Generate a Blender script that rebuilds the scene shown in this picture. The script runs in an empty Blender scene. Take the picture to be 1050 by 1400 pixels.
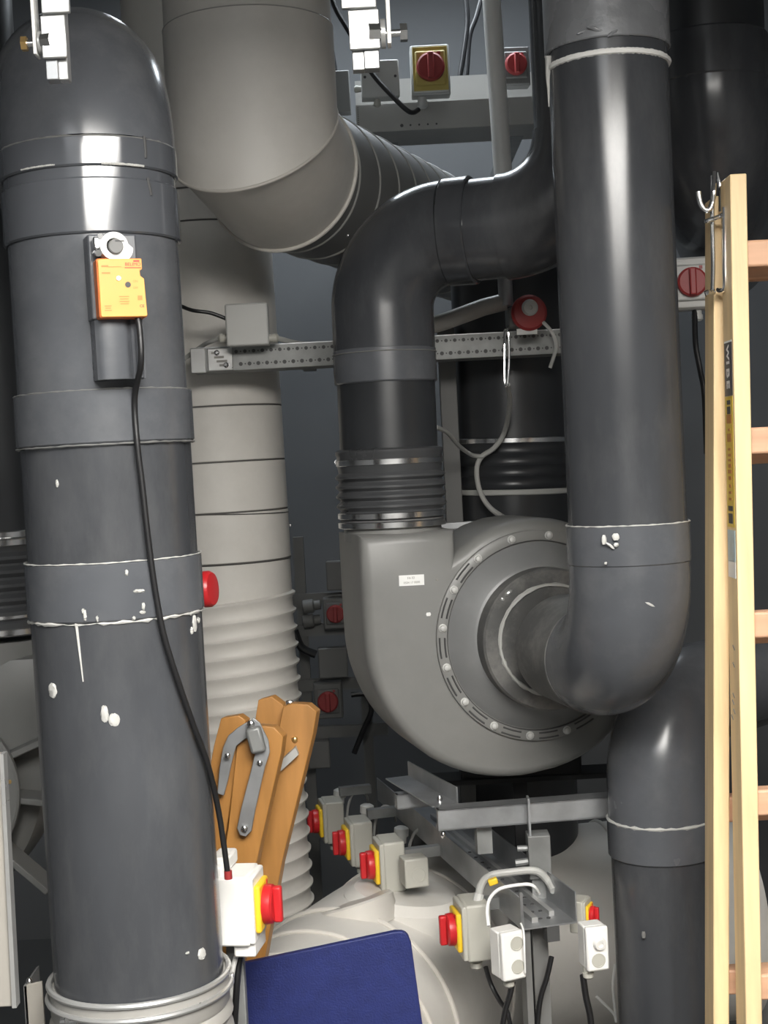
import bpy, bmesh, math, random
from math import sin, cos, pi, radians as R_
from mathutils import Vector as V, Matrix as Mx
random.seed(7)
sc = bpy.context.scene
COL = sc.collection

# ------------------------------------------------------------------ camera
EYE = 1.65
F = 2000.0
PITCH, ROLL = R_(2.0), R_(3.0)
fwd = V((0, cos(PITCH), -sin(PITCH)))
up0 = V((0, sin(PITCH), cos(PITCH)))
ri0 = V((1, 0, 0))
cup = up0*cos(ROLL) + ri0*sin(ROLL)
cri = ri0*cos(ROLL) - up0*sin(ROLL)
CAM = V((0, 0, EYE))
cd = bpy.data.cameras.new('camera')
cam = bpy.data.objects.new('camera', cd)
COL.objects.link(cam)
cam.matrix_world = Mx(((cri.x, cup.x, -fwd.x, CAM.x), (cri.y, cup.y, -fwd.y, CAM.y),
                       (cri.z, cup.z, -fwd.z, CAM.z), (0, 0, 0, 1)))
cd.sensor_fit = 'HORIZONTAL'
cd.sensor_width = 36.0
cd.lens = F/1050.0*36.0
cd.clip_start = 0.02
sc.camera = cam

# ------------------------------------------------------------------ world, exposure
w = bpy.data.worlds.new('world')
sc.world = w
w.use_nodes = True
w.node_tree.nodes['Background'].inputs[0].default_value = (0.62, 0.66, 0.72, 1)
w.node_tree.nodes['Background'].inputs[1].default_value = 0.10
vs = sc.view_settings
vs.view_transform = 'Standard'
vs.look = 'None'
vs.gamma = 1.0
vs.use_curve_mapping = False
vs.exposure = 0.95
LAMP_MAIN = 16.0      # emission of the near ceiling luminaire
LAMP_FILL = 11.0  # added fill lamp behind the camera, lifts the shadows
LAMP_BACK = 12.0

def P(px, py, Y):
    """world point seen at photo pixel (px,py) whose world depth is Y"""
    d = fwd + cri*((px-525)/F) + cup*((700-py)/F)
    return CAM + d*(Y/d.y)
def proj(p):
    q = p - CAM
    z = q.dot(fwd)
    return 525+F*q.dot(cri)/z, 700-F*q.dot(cup)/z
def on(A, B, py, r=0.0):
    """point of the axis A-B whose camera-side skin (radius r) projects to photo row py"""
    lo, hi = -3.0, 4.0
    h = CAM-(A+B)/2; u = (B-A).normalized(); h = (h-u*h.dot(u)).normalized()*r
    A = A+h; B = B+h
    s = 1 if proj(A+(B-A)*hi)[1] > proj(A+(B-A)*lo)[1] else -1
    for _ in range(60):
        m = (lo+hi)/2
        if (proj(A+(B-A)*m)[1]-py)*s < 0: lo = m
        else: hi = m
    return A+(B-A)*lo-h

# ------------------------------------------------------------------ materials
MATS = {}
def mat(name, col, rough=0.5, metal=0.0, var=0.12, scale=6.0, bump=0.0, bscale=40.0,
        scuff=None, scuff_amt=0.0, scuff_scale=5.0, emit=None, estr=0.0, spec=0.5, stretch=(1, 1, 1), rvar=0.1, alpha=None, trans=0.0):
    m = bpy.data.materials.new(name)
    m.use_nodes = True
    nt = m.node_tree
    b = nt.nodes['Principled BSDF']
    N = nt.nodes.new
    L = nt.links.new
    tc = N('ShaderNodeTexCoord')
    mp = N('ShaderNodeMapping')
    mp.inputs['Scale'].default_value = stretch
    L(tc.outputs['Object'], mp.inputs[0])
    nz = N('ShaderNodeTexNoise')
    nz.inputs['Scale'].default_value = scale
    nz.inputs['Detail'].default_value = 5
    L(mp.outputs[0], nz.inputs['Vector'])
    rmp = N('ShaderNodeMapRange')
    rmp.inputs[1].default_value = 0.3; rmp.inputs[2].default_value = 0.7
    L(nz.outputs[0], rmp.inputs[0])
    mx = N('ShaderNodeMix'); mx.data_type = 'RGBA'
    c = V(col)
    mx.inputs[6].default_value = (*(c*(1-var)), 1)
    mx.inputs[7].default_value = (*[min(1, k) for k in c*(1+var)], 1)
    L(rmp.outputs[0], mx.inputs[0])
    out = mx.outputs[2]
    if scuff:
        n2 = N('ShaderNodeTexNoise')
        n2.inputs['Scale'].default_value = scuff_scale
        n2.inputs['Detail'].default_value = 8
        n2.inputs['Roughness'].default_value = 0.7
        L(mp.outputs[0], n2.inputs['Vector'])
        r2 = N('ShaderNodeMapRange')
        r2.inputs[1].default_value = 0.46; r2.inputs[2].default_value = 0.80
        r2.inputs[4].default_value = scuff_amt
        L(n2.outputs[0], r2.inputs[0])
        m2 = N('ShaderNodeMix'); m2.data_type = 'RGBA'
        L(r2.outputs[0], m2.inputs[0])
        L(out, m2.inputs[6])
        m2.inputs[7].default_value = (*scuff, 1)
        out = m2.outputs[2]
    L(out, b.inputs['Base Color'])
    rr = N('ShaderNodeMapRange')
    rr.inputs[3].default_value = max(0.02, rough-rvar); rr.inputs[4].default_value = min(1, rough+rvar)
    L(nz.outputs[0], rr.inputs[0])
    L(rr.outputs[0], b.inputs['Roughness'])
    b.inputs['Metallic'].default_value = metal
    b.inputs['Specular IOR Level'].default_value = spec
    if bump:
        nb = N('ShaderNodeTexNoise'); nb.inputs['Scale'].default_value = bscale
        nb.inputs['Detail'].default_value = 4
        L(mp.outputs[0], nb.inputs['Vector'])
        bp = N('ShaderNodeBump'); bp.inputs['Strength'].default_value = bump
        bp.inputs['Distance'].default_value = 0.004
        L(nb.outputs[0], bp.inputs['Height'])
        L(bp.outputs[0], b.inputs['Normal'])
    if emit:
        b.inputs['Emission Color'].default_value = (*emit, 1)
        b.inputs['Emission Strength'].default_value = estr
    if trans:
        b.inputs['Transmission Weight'].default_value = trans
    MATS[name] = m
    return m
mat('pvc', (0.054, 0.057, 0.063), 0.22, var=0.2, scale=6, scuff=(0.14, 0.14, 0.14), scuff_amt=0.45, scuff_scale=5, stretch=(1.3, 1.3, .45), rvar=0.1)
mat('pvc_gloss', (0.082, 0.087, 0.097), 0.13, var=0.12, scale=6, rvar=0.04, spec=0.9)
mat('pvc_sleeve', (0.086, 0.091, 0.101), 0.24, var=0.14, scale=6, scuff=(0.2, 0.2, 0.2), scuff_amt=0.3, scuff_scale=9)
mat('pvc_worn', (0.085, 0.085, 0.083), 0.5, var=0.3, scale=8, scuff=(0.30, 0.29, 0.27), scuff_amt=0.9, scuff_scale=7)
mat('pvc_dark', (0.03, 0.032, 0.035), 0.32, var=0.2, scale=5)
mat('rubber_hose', (0.06, 0.062, 0.065), 0.3, var=0.2, scale=8)
mat('fan_grey', (0.20, 0.20, 0.192), 0.42, var=0.08, scale=4, scuff=(0.3, 0.29, 0.27), scuff_amt=0.25, scuff_scale=6)
mat('cover_grey', (0.185, 0.188, 0.188), 0.38, var=0.1, scale=5, scuff=(0.3, 0.3, 0.3), scuff_amt=0.3)
mat('beige', (0.68, 0.655, 0.61), 0.5, var=0.06, scale=3, scuff=(0.36, 0.34, 0.3), scuff_amt=0.3, scuff_scale=4)
mat('beige_lip', (0.62, 0.59, 0.54), 0.4, var=0.05)
mat('spiral_grey', (0.20, 0.20, 0.195), 0.5, var=0.1, scale=4)
mat('rack_dim', (0.15, 0.15, 0.145), 0.55, var=0.1, scale=6)  # grey darkened to stand in for the shade behind the fan
mat('duct_grey', (0.33, 0.32, 0.30), 0.5, var=0.1, scale=4)
mat('joint_dark', (0.09, 0.085, 0.08), 0.7)
mat('galv', (0.40, 0.41, 0.42), 0.42, metal=0.75, var=0.2, scale=14, scuff=(0.35, 0.35, 0.35), scuff_amt=0.5, scuff_scale=20)
mat('galv_dull', (0.25, 0.255, 0.25), 0.55, metal=0.5, var=0.25, scale=12)
mat('zinc_bright', (0.52, 0.52, 0.51), 0.3, metal=0.6, var=0.1, scale=10)
mat('steel', (0.7, 0.7, 0.7), 0.22, metal=1.0, var=0.1, scale=20)
mat('chrome', (0.85, 0.85, 0.85), 0.12, metal=1.0, var=0.05)
mat('glue', (0.52, 0.515, 0.49), 0.35, var=0.1, scale=30, bump=0.4)
mat('wood', (0.80, 0.60, 0.34), 0.5, var=0.12, scale=9, stretch=(6, 6, .5), bump=0.1)
mat('rung_wood', (0.62, 0.37, 0.235), 0.5, var=0.12, scale=9, stretch=(.5, 6, 6))
mat('brown_wood', (0.37, 0.175, 0.045), 0.4, var=0.18, scale=8, stretch=(5, 5, .6), scuff=(0.28, 0.12, 0.03), scuff_amt=0.4)
mat('orange', (0.74, 0.345, 0.07), 0.42, var=0.04)
mat('orange_dark', (0.62, 0.16, 0.04), 0.45, var=0.05)
mat('white_plastic', (0.82, 0.81, 0.78), 0.4, var=0.04)
mat('box_grey', (0.50, 0.50, 0.48), 0.45, var=0.05)
mat('iso_grey', (0.46, 0.45, 0.40), 0.45, var=0.06)
mat('yellow', (0.86, 0.56, 0.03), 0.4, var=0.06)
mat('red', (0.50, 0.018, 0.022), 0.35, var=0.1)
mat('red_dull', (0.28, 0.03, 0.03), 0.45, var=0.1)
mat('black', (0.012, 0.012, 0.013), 0.4, var=0.1)
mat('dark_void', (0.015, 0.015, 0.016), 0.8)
mat('cable_grey', (0.42, 0.42, 0.40), 0.45)
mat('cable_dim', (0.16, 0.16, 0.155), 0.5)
mat('blue_board', (0.013, 0.021, 0.115), 0.55, var=0.12, scale=60, bump=0.25, bscale=300)
mat('label_white', (0.85, 0.85, 0.83), 0.5, var=0.02)
mat('ink', (0.06, 0.06, 0.06), 0.6)
mat('ink_soft', (0.25, 0.24, 0.22), 0.6)
mat('ink_red', (0.72, 0.05, 0.03), 0.5)
mat('ink_brown', (0.5, 0.2, 0.04), 0.5)
mat('sticker_navy', (0.015, 0.025, 0.05), 0.4)
mat('sticker_yellow', (0.70, 0.50, 0.05), 0.45, var=0.1, scale=30)
mat('yellow_hazed', (0.42, 0.33, 0.09), 0.5)  # yellow muted so that its colour carries the haze
mat('sticker_blue', (0.42, 0.55, 0.60), 0.45, var=0.2, scale=30)
mat('wall_paint', (0.13, 0.134, 0.138), 0.75, var=0.1, scale=2, bump=0.1)
mat('wall_light', (0.45, 0.45, 0.44), 0.75, var=0.05, scale=2)
mat('floor_paint', (0.07, 0.07, 0.068), 0.6, var=0.2, scale=3)
mat('cab_paint', (0.34, 0.32, 0.285), 0.5, var=0.06, scale=5)
mat('brass', (0.75, 0.5, 0.2), 0.3, metal=0.9)
mat('tape', (0.20, 0.205, 0.215), 0.28, var=0.2, scale=10, bump=0.5, bscale=26)
mat('lamp_glow', (0.9, 0.9, 0.9), 0.5, emit=(1.0, 0.97, 0.92), estr=LAMP_MAIN)
mat('lamp_glow_fill', (0.9, 0.9, 0.9), 0.5, emit=(0.94, 0.97, 1.0), estr=LAMP_FILL)
mat('lamp_glow_back', (0.9, 0.9, 0.9), 0.5, emit=(0.85, 0.93, 1.0), estr=LAMP_BACK)
mat('lamp_housing', (0.75, 0.75, 0.74), 0.5)

# ------------------------------------------------------------------ mesh builder
def basis(axis):
    a = V(axis).normalized()
    h = V((0, 0, 1)) if abs(a.z) < 0.9 else V((0, 1, 0))
    e1 = h.cross(a).normalized()
    return a, e1, a.cross(e1).normalized()
class MB:
    def __init__(s): s.v = []; s.f = []
    def add(s, vs_, fs):
        n = len(s.v)
        s.v += [V(x) for x in vs_]
        s.f += [tuple(i+n for i in f) for f in fs]
        return s
    def rings(s, rings, cap0=True, cap1=True, closed=False):
        k = len(rings[0]); vs_ = [p for r in rings for p in r]; fs = []
        m = len(rings)
        for i in range(m if closed else m-1):
            j = (i+1) % m
            for a in range(k):
                b = (a+1) % k
                fs.append((i*k+a, i*k+b, j*k+b, j*k+a))
        if not closed:
            if cap0: fs.append(tuple(range(k-1, -1, -1)))
            if cap1: fs.append(tuple((m-1)*k+a for a in range(k)))
        return s.add(vs_, fs)
    def lathe(s, prof, origin, axis, seg=40, cap0=True, cap1=True):
        a, e1, e2 = basis(axis); o = V(origin)
        rg = [[o+a*h+(e1*cos(2*pi*i/seg)+e2*sin(2*pi*i/seg))*max(r, 1e-5) for i in range(seg)] for r, h in prof]
        return s.rings(rg, cap0, cap1)
    def cyl(s, p0, p1, r, r1=None, seg=24, bev=0.0):
        d = V(p1)-V(p0); h = d.length
        r1 = r if r1 is None else r1
        pr = [(r-bev, 0), (r, bev), (r1, h-bev), (r1-bev, h)] if bev else [(r, 0), (r1, h)]
        return s.lathe(pr, p0, d, seg)
    def sweep(s, pts, r, seg=24, cap=True):
        pts = [V(p) for p in pts]; n = len(pts)
        rad = r if isinstance(r, (list, tuple)) else [r]*n
        T = []
        for i in range(n):
            t = (pts[min(i+1, n-1)]-pts[max(i-1, 0)])
            T.append(t.normalized())
        a, e1, e2 = basis(T[0]); rg = []
        for i in range(n):
            e1 = (e1 - T[i]*e1.dot(T[i])).normalized()
            e2 = T[i].cross(e1)
            rg.append([pts[i]+(e1*cos(2*pi*k/seg)+e2*sin(2*pi*k/seg))*rad[i] for k in range(seg)])
        return s.rings(rg, cap, cap)
    def mitre(s, p0, n0, p1, n1, r, seg=48, cap=True):
        a, e1, e2 = basis(V(p1)-V(p0)); rg = []
        for p, n in ((p0, n0), (p1, n1)):
            ring = []
            for k in range(seg):
                o = (e1*cos(2*pi*k/seg)+e2*sin(2*pi*k/seg))*r
                ring.append(V(p)+o-a*(o.dot(V(n))/a.dot(V(n))))
            rg.append(ring)
        return s.rings(rg, cap, cap)
    def ring_tube(s, c, axis, Rr, r, seg=48, sg=8, a0=0.0, a1=2*pi, wob=0.0, e=None):
        a, e1, e2 = basis(axis)
        if e is not None:
            e1 = (V(e)-a*a.dot(V(e))).normalized(); e2 = a.cross(e1)
        full = abs(a1-a0-2*pi) < 1e-6
        n = seg if full else seg+1; rg = []
        for i in range(n):
            t = a0+(a1-a0)*i/seg
            d = e1*cos(t)+e2*sin(t)
            rr = r*(1+wob*random.uniform(-1, 1)); dz = wob*r*random.uniform(-.6, .6)
            rg.append([V(c)+a*dz+d*(Rr+rr*cos(2*pi*k/sg))+a*(rr*sin(2*pi*k/sg)) for k in range(sg)])
        return s.rings(rg, closed=full)
    def box(s, c, size, M=None):
        x, y, z = [k/2 for k in size]
        M = M or Mx.Identity(3)
        vs_ = [V(c)+M @ V((sx*x, sy*y, sz*z)) for sx in (-1, 1) for sy in (-1, 1) for sz in (-1, 1)]
        return s.add(vs_, [(0, 1, 3, 2), (4, 6, 7, 5), (0, 4, 5, 1), (2, 3, 7, 6), (0, 2, 6, 4), (1, 5, 7, 3)])
    def prism(s, poly, ext):
        poly = [V(p) for p in poly]; e = V(ext)
        return s.rings([poly, [p+e for p in poly]])
    def ball(s, c, r, sc_=(1, 1, 1), seg=12, M=None, rough=0.0):
        M = M or Mx.Identity(3); rg = []
        m = seg//2
        for i in range(1, m):
            t = pi*i/m
            rg.append([V(c)+M @ V((r*sc_[0]*sin(t)*cos(2*pi*k/seg), r*sc_[1]*sin(t)*sin(2*pi*k/seg), r*sc_[2]*cos(t)))*(1+rough*random.uniform(-1, 1)*0)
                       + V((random.uniform(-1, 1), random.uniform(-1, 1), random.uniform(-1, 1)))*r*rough for k in range(seg)])
        return s.rings(rg)
INV = {}
def finish(name, mb, m, parent=None, inv=None, bevel=0.0, angle=35):
    me = bpy.data.meshes.new(name)
    I = inv if inv is not None else Mx.Identity(4)
    me.from_pydata([I @ v for v in mb.v], [], mb.f)
    me.validate()
    bm = bmesh.new(); bm.from_mesh(me)
    bmesh.ops.recalc_face_normals(bm, faces=bm.faces)
    bm.to_mesh(me); bm.free()
    me.materials.append(MATS[m])
    me.polygons.foreach_set('use_smooth', [True]*len(me.polygons))
    me.set_sharp_from_angle(angle=R_(angle))
    o = bpy.data.objects.new(name, me)
    COL.objects.link(o)
    if parent: o.parent = parent
    if bevel:
        b = o.modifiers.new('bevel', 'BEVEL')
        b.width = bevel; b.segments = 2; b.limit_method = 'ANGLE'; b.angle_limit = R_(40)
    return o
def thing(name, label, cat, M, group=None):
    o = bpy.data.objects.new(name, None)
    COL.objects.link(o)
    o.empty_display_size = 0.05
    if not isinstance(M, Mx): M = Mx.Translation(V(M))
    o.matrix_world = M
    o['label'] = label; o['category'] = cat
    if group: o['group'] = group
    INV[o.name] = M.inverted()
    return o
def part(name, mb, m, parent, bevel=0.0, world=True, angle=35, label=None):
    inv = INV[parent.name] if world else Mx.Identity(4)
    o = finish(name, mb, m, parent, inv, bevel, angle)
    INV[o.name] = inv
    if label: o['label'] = label
    return o
def solo(name, mb, m, label, cat, group=None, bevel=0.0, angle=35, kind=None):
    lo = V((sum(v.x for v in mb.v)/len(mb.v), sum(v.y for v in mb.v)/len(mb.v), min(v.z for v in mb.v)))
    o = finish(name, mb, m, None, Mx.Translation(-lo), bevel, angle)
    o.location = lo
    if label: o['label'] = label
    if cat: o['category'] = cat
    if group: o['group'] = group
    if kind: o['kind'] = kind
    INV[o.name] = Mx.Translation(-lo)
    return o
def struct(name, mb, m):
    return solo(name, mb, m, None, None, kind='structure')
def frame(o, x, z, y=None):
    """matrix with given origin, x axis and z axis"""
    x = V(x).normalized(); z = V(z).normalized()
    y_ = z.cross(x).normalized(); x = y_.cross(z).normalized()
    return Mx(((x.x, y_.x, z.x, o[0]), (x.y, y_.y, z.y, o[1]), (x.z, y_.z, z.z, o[2]), (0, 0, 0, 1)))
def rotz(o, deg):
    return Mx.Translation(V(o)) @ Mx.Rotation(R_(deg), 4, 'Z')
def smooth(pts, n=8):
    pts = [V(p) for p in pts]; out = []
    for i in range(len(pts)-1):
        p0 = pts[max(i-1, 0)]; p1 = pts[i]; p2 = pts[i+1]; p3 = pts[min(i+2, len(pts)-1)]
        for k in range(n):
            t = k/n
            out.append(0.5*((2*p1)+(p2-p0)*t+(2*p0-5*p1+4*p2-p3)*t*t+(3*p1-p0-3*p2+p3)*t**3))
    out.append(pts[-1]); return out
def arc(p, d1, d2, Rr, n=14, ang=pi/2):
    return [V(p)+(V(d1)*sin(ang*i/n)+V(d2)*(1-cos(ang*i/n)))*Rr for i in range(n+1)]
def cable(name, px, r, m, label, cat='cable', group=None, seg=10):
    return solo(name, MB().sweep(smooth([P(*p) for p in px]), r, seg), m, label, cat, group)
def text_mesh(txt, h, parent, M, m, name='lettering', inv=True):
    cu = bpy.data.curves.new('txt', 'FONT')
    cu.body = txt; cu.size = h; cu.align_x = 'CENTER'; cu.align_y = 'CENTER'; cu.extrude = 0.0001
    if h > .015: cu.offset = .0009
    o = bpy.data.objects.new('txt', cu); COL.objects.link(o)
    dg = bpy.context.evaluated_depsgraph_get()
    me = bpy.data.meshes.new_from_object(o.evaluated_get(dg))
    bpy.data.objects.remove(o); bpy.data.curves.remove(cu)
    me.name = name
    # text lies in XY; turn so that it stands in XZ facing -Y, then place with M (local to the thing)
    me.transform(M @ Mx.Rotation(pi/2, 4, 'X'))
    me.materials.clear(); me.materials.append(MATS[m])
    q = bpy.data.objects.new(name, me); COL.objects.link(q); q.parent = parent
    return q

# ------------------------------------------------------------------ room shell
X0, X1, Y0, Y1, ZC = -2.3, 2.4, -2.6, 5.2, 3.45
struct('floor', MB().box(((X0+X1)/2, (Y0+Y1)/2, -0.05), (X1-X0+.2, Y1-Y0+.2, .1)), 'floor_paint')
struct('ceiling', MB().box(((X0+X1)/2, (Y0+Y1)/2, ZC+.05), (X1-X0+.2, Y1-Y0+.2, .1)), 'wall_light')
struct('wall_back', MB().box(((X0+X1)/2, Y1+.05, ZC/2), (X1-X0+.2, .1, ZC)), 'wall_paint')
struct('wall_front', MB().box(((X0+X1)/2, Y0-.05, ZC/2), (X1-X0+.2, .1, ZC)), 'wall_light')
struct('wall_left', MB().box((X0-.05, (Y0+Y1)/2, ZC/2), (.1, Y1-Y0, ZC)), 'wall_paint')
struct('wall_right', MB().box((X1+.05, (Y0+Y1)/2, ZC/2), (.1, Y1-Y0, ZC)), 'wall_paint')

# ------------------------------------------------------------------ luminaires
def luminaire(c, lx, ly, glow, label, grp):
    t = thing('ceiling_luminaire', label, 'lamp', c, grp)
    part('housing', MB().box(V(c)+V((0, 0, .045)), (lx+.04, ly+.04, .06)), 'lamp_housing', t, bevel=.004)
    part('diffuser', MB().box(V(c)+V((0, 0, .008)), (lx, ly, .016)), glow, t)
    for sx in (-.4, .4):
        for sy in (-.4, .4):
            a = V(c)+V((sx*lx, sy*ly, .07))
            part('suspension_rod', MB().cyl(a, (a.x, a.y, ZC), .004, seg=8), 'steel', t)
    return t
luminaire((0.36, 0.12, EYE+.82), 1.25, 1.75, 'lamp_glow', 'white panel luminaire hung on four rods over the pipes', None)
luminaire((-0.75, -1.0, ZC-.45), 1.2, .5, 'lamp_glow_fill', 'added white fill luminaire hung crosswise near the pale end wall', None)  # unseen, added as fill light from behind the camera

luminaire((0.05, 4.35, ZC-.1), 1.2, .3, 'lamp_glow_back', 'white luminaire under the ceiling above the high wall tray', None)

# ------------------------------------------------------------------ left dark pipe
LA, LB = P(122, 240, 2.10), P(192, 1350, 2.10)
LU = (LA-LB).normalized()
Lr = 0.1215
def Lp(py): return on(LA, LB, py, Lr)
t = thing('pvc_pipe', 'thick dark grey plastic pipe with sleeves carrying the orange actuator', 'pipe', V((Lp(1375).x, Lp(1375).y, 0)))
lp = t
edir = V((-0.28, 0.96, 0)); edir = (edir-LU*edir.dot(LU)).normalized()
p = Lp(188)
ep = arc(p, LU, edir, .112, 18)
part('elbow', MB().sweep(ep+[ep[-1]+edir*.5], Lr+.002, 56), 'pvc_sleeve', t)
part('pipe_section', MB().cyl(Lp(318), Lp(200), Lr-.001, seg=64), 'pvc_gloss', t)
def sleeve(a, b, ex=.0045, m='pvc_sleeve', bev=.0025):
    return part('sleeve', MB().cyl(Lp(b), Lp(a), Lr+ex, seg=64, bev=bev), m, t)
sleeve(184, 226, .0035, 'pvc_gloss')
sleeve(241, 318, .003, 'pvc_gloss')
part('pipe_section', MB().cyl(Lp(532), Lp(316), Lr-.002, seg=64), 'pvc_sleeve', t)
sleeve(531, 606)
part('pipe_section', MB().cyl(Lp(770), Lp(604), Lr-.001, seg=64), 'pvc', t)
sleeve(769, 850, .004)
part('pipe_section', MB().cyl(Lp(1378), Lp(848), Lr, seg=64), 'pvc', t)
def bead(py, ex, r, m='glue', wob=.5, a0=0, a1=2*pi):
    return part('glue_bead', MB().ring_tube(Lp(py), LU, Lr+ex, r, 90, 6, a0, a1, wob, e=(1, 0, 0)), m, t)
bead(851, .001, .0022, wob=.8)
bead(769, .0035, .0011)
bead(607, .004, .0012, 'cable_dim')
bead(532, .003, .0012, 'cable_dim')
bead(185, .002, .0013, 'cable_dim')
bead(223, .0025, .0014, wob=.15, a0=-2.2, a1=-1.75)
bead(224, .0025, .0018, wob=.2, a0=-1.25, a1=-.75)
def surfL(px, py, off=0.0, r=None):
    """point on the left pipe's skin under photo pixel"""
    r = (r or Lr)
    d = (fwd + cri*((px-525)/F) + cup*((700-py)/F)).normalized()
    w0 = CAM-LB
    dd = d-LU*d.dot(LU); ww = w0-LU*w0.dot(LU)
    a = dd.dot(dd); b = 2*dd.dot(ww); c = ww.dot(ww)-(r+off)**2
    q = b*b-4*a*c
    tt = (-b-math.sqrt(q))/(2*a) if q > 0 else -b/(2*a)
    return CAM+d*tt
def Lnorm(p):
    q = p-LB; q = q-LU*q.dot(LU); return q.normalized()
# glue runs and blobs
def blob(px, py, w_, h_, r=None, name='glue_blob', m='glue'):
    p = surfL(px, py, .0005, r); n = Lnorm(p)
    Mr = frame((0, 0, 0), LU.cross(n)*-1, LU).to_3x3()
    return part(name, MB().ball(p, 1.0, (w_, .0022, h_), 20, Mr, rough=.0008), m, t)
for (x, y, a, b) in [(72, 944, .0085, .0105), (143, 976, .0055, .012), (156, 984, .0075, .009), (266, 852, .005, .012), (276, 1304, .008, .008), (256, 1303, .003, .0014),
                     (78, 661, .0018, .005), (260, 838, .003, .004), (262, 862, .0025, .005), (271, 848, .003, .004)]:
    blob(x, y, a, b)
for (x, y, a, b) in [(190, 808, .008, .0022), (173, 783, .0022, .004), (196, 829, .0022, .005), (195, 837, .004, .0022), (183, 845, .002, .0025), (116, 841, .002, .008), (114, 836, .0018, .004), (133, 846, .0012, .004)]:
    blob(x, y, a, b, Lr+.004)
part('glue_run', MB().sweep([surfL(104+i*.6, 852+i*5, .0004) for i in range(17)], [.0022-.0013*i/16 for i in range(17)], 6), 'glue', t)
part('marker_line', MB().sweep([surfL(x, y, .0005, Lr+.0035) for x, y in ((197, 186), (198, 195), (199, 207), (199, 216))], .0021, 6), 'ink', t)
part('marker_line', MB().sweep([surfL(x, y, .0005, Lr+.003) for x, y in ((202, 243), (203, 248), (205, 258), (207, 267))], .0021, 6), 'ink', t)
# flexible hose at the foot with two clamps
bot = Lp(1374)
hl = bot.z-0.02
prof = [(Lr+.002, 0), (Lr+.007, -.003), (Lr+.007, -.04)]
hgt = .045
while hgt < hl/LU.z-.03:
    prof += [(Lr+.004, -hgt), (Lr+.010, -hgt-.008), (Lr+.011, -hgt-.014), (Lr+.004, -hgt-.023)]
    hgt += .026
ax = LU
part('corrugated_hose', MB().lathe([(r, -h) for r, h in prof], bot, -ax, 56), 'duct_grey', t)
cl = V((-.045, .0, 1)).normalized()
cl2 = (LU+V((-.03, 0.03, 0))).normalized()
k = part('hose_clamp', MB().ring_tube(Lp(1372), LU, Lr+.0075, .0045, 72, 8), 'zinc_bright', t)
k = part('hose_clamp', MB().ring_tube(Lp(1391), LU, Lr+.010, .0042, 72, 8), 'zinc_bright', t)
sp = surfL(95, 1396, .008)
part('clamp_screw', MB().cyl(sp+V((-.012, 0, 0)), sp+V((.012, -.002, 0)), .0055, seg=10), 'steel', k)
part('clamp_screw_housing', MB().box(sp, (.012, .012, .014)), 'steel', k, bevel=.001)
sp = surfL(316, 1338, .004)
part('clamp_lug', MB().box(sp, (.008, .012, .016)), 'zinc_bright', k, bevel=.001)

# ------------------------------------------------------------------ actuator on the pipe
az = R_(23)
an = V((sin(az), -cos(az), 0)); axr = V((cos(az), sin(az), 0))
ao = surfL(161, 397, .03); ao = ao-Lnorm(ao)*.03
an = Lnorm(ao); axr = V((-an.y, an.x, 0))
AM = frame(ao, axr, LU)
t = thing('damper_actuator', 'orange damper actuator with white shaft clamp on grey mounting block', 'actuator', AM)
A3 = AM.to_3x3()
def al(x, y, z): return AM @ V((x, y, z))
def abox(c, s): return MB().box(al(*c), s, A3)
part('mounting_plate', abox((-.004, -.014, .018), (.064, .036, .112)), 'pvc_sleeve', t, bevel=.002)
# lower mounting block: rounded trough front
pl = []
for i in range(9):
    a = pi*i/8
    pl.append((-.010-cos(a)*.0195, -.030-.006*sin(a)))
poly = [(-.033, .01), (-.033, -.026)]+pl+[(.013, -.026), (.015, -.030), (.031, -.030), (.031, .01)]
blk = part('mounting_block', MB().prism([al(x, y, -.118) for x, y in poly], AM.to_3x3() @ V((0, 0, .08))), 'pvc_sleeve', t)
part('conduit_rib', MB().cyl(al(.0235, -.031, -.117), al(.0235, -.031, -.04), .005, seg=12), 'pvc_sleeve', blk)
bp = [(-.029, -.039), (.031, -.039), (.0325, -.037), (.031, .012), (.026, .016), (.0255, .023), (.029, .025), (.029, .039), (-.029, .039), (-.031, .037), (-.031, -.037)]
body = part('housing', MB().prism([al(x, -.030, z) for x, z in bp], A3 @ V((0, -.024, 0))), 'orange_dark', t, bevel=.001)
bp2 = [(x*.97+.0006, z*.975) for x, z in bp]
part('cover', MB().prism([al(x, -.0538, z) for x, z in bp2], A3 @ V((0, -.003, 0))), 'orange', t, bevel=.0008)
fr = -.0571
part('button', MB().cyl(al(-.0035, fr+.002, .0125), al(-.0035, fr-.0015, .0125), .0032, seg=14), 'label_white', t)
part('screw_hole', MB().cyl(al(.0085, fr+.002, .004), al(.0085, fr-.0006, .004), .0038, seg=14), 'ink', t)
# shaft clamp
ring = MB()
for k_, rr in ((0, 0),):
    pts_o = []; N_ = 40
    outer = []
    for i in range(N_):
        a = 2*pi*i/N_
        r_ = .0185
        x, z = r_*cos(a), r_*sin(a)
        if -1.25 < (a if a < pi else a-2*pi) < .15: x += .006; z -= .003
        outer.append((x-.006, z+.055))
    inner = [(.0105*cos(2*pi*i/N_)-.006, .0105*sin(2*pi*i/N_)+.055) for i in range(N_)]
    r4 = [[al(x, -.034, z) for x, z in outer], [al(x, -.056, z) for x, z in outer],
          [al(x, -.056, z) for x, z in inner], [al(x, -.034, z) for x, z in inner]]
    ring.rings(r4, closed=True)
clamp = part('shaft_clamp', ring, 'white_plastic', t)
part('clamp_lug', abox((-.026, -.045, .060), (.012, .012, .016)), 'steel', clamp, bevel=.002)
part('clamp_nut', MB().cyl(al(-.027, -.054, .046), al(-.027, -.036, .049), .005, seg=6), 'steel', clamp)
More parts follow.
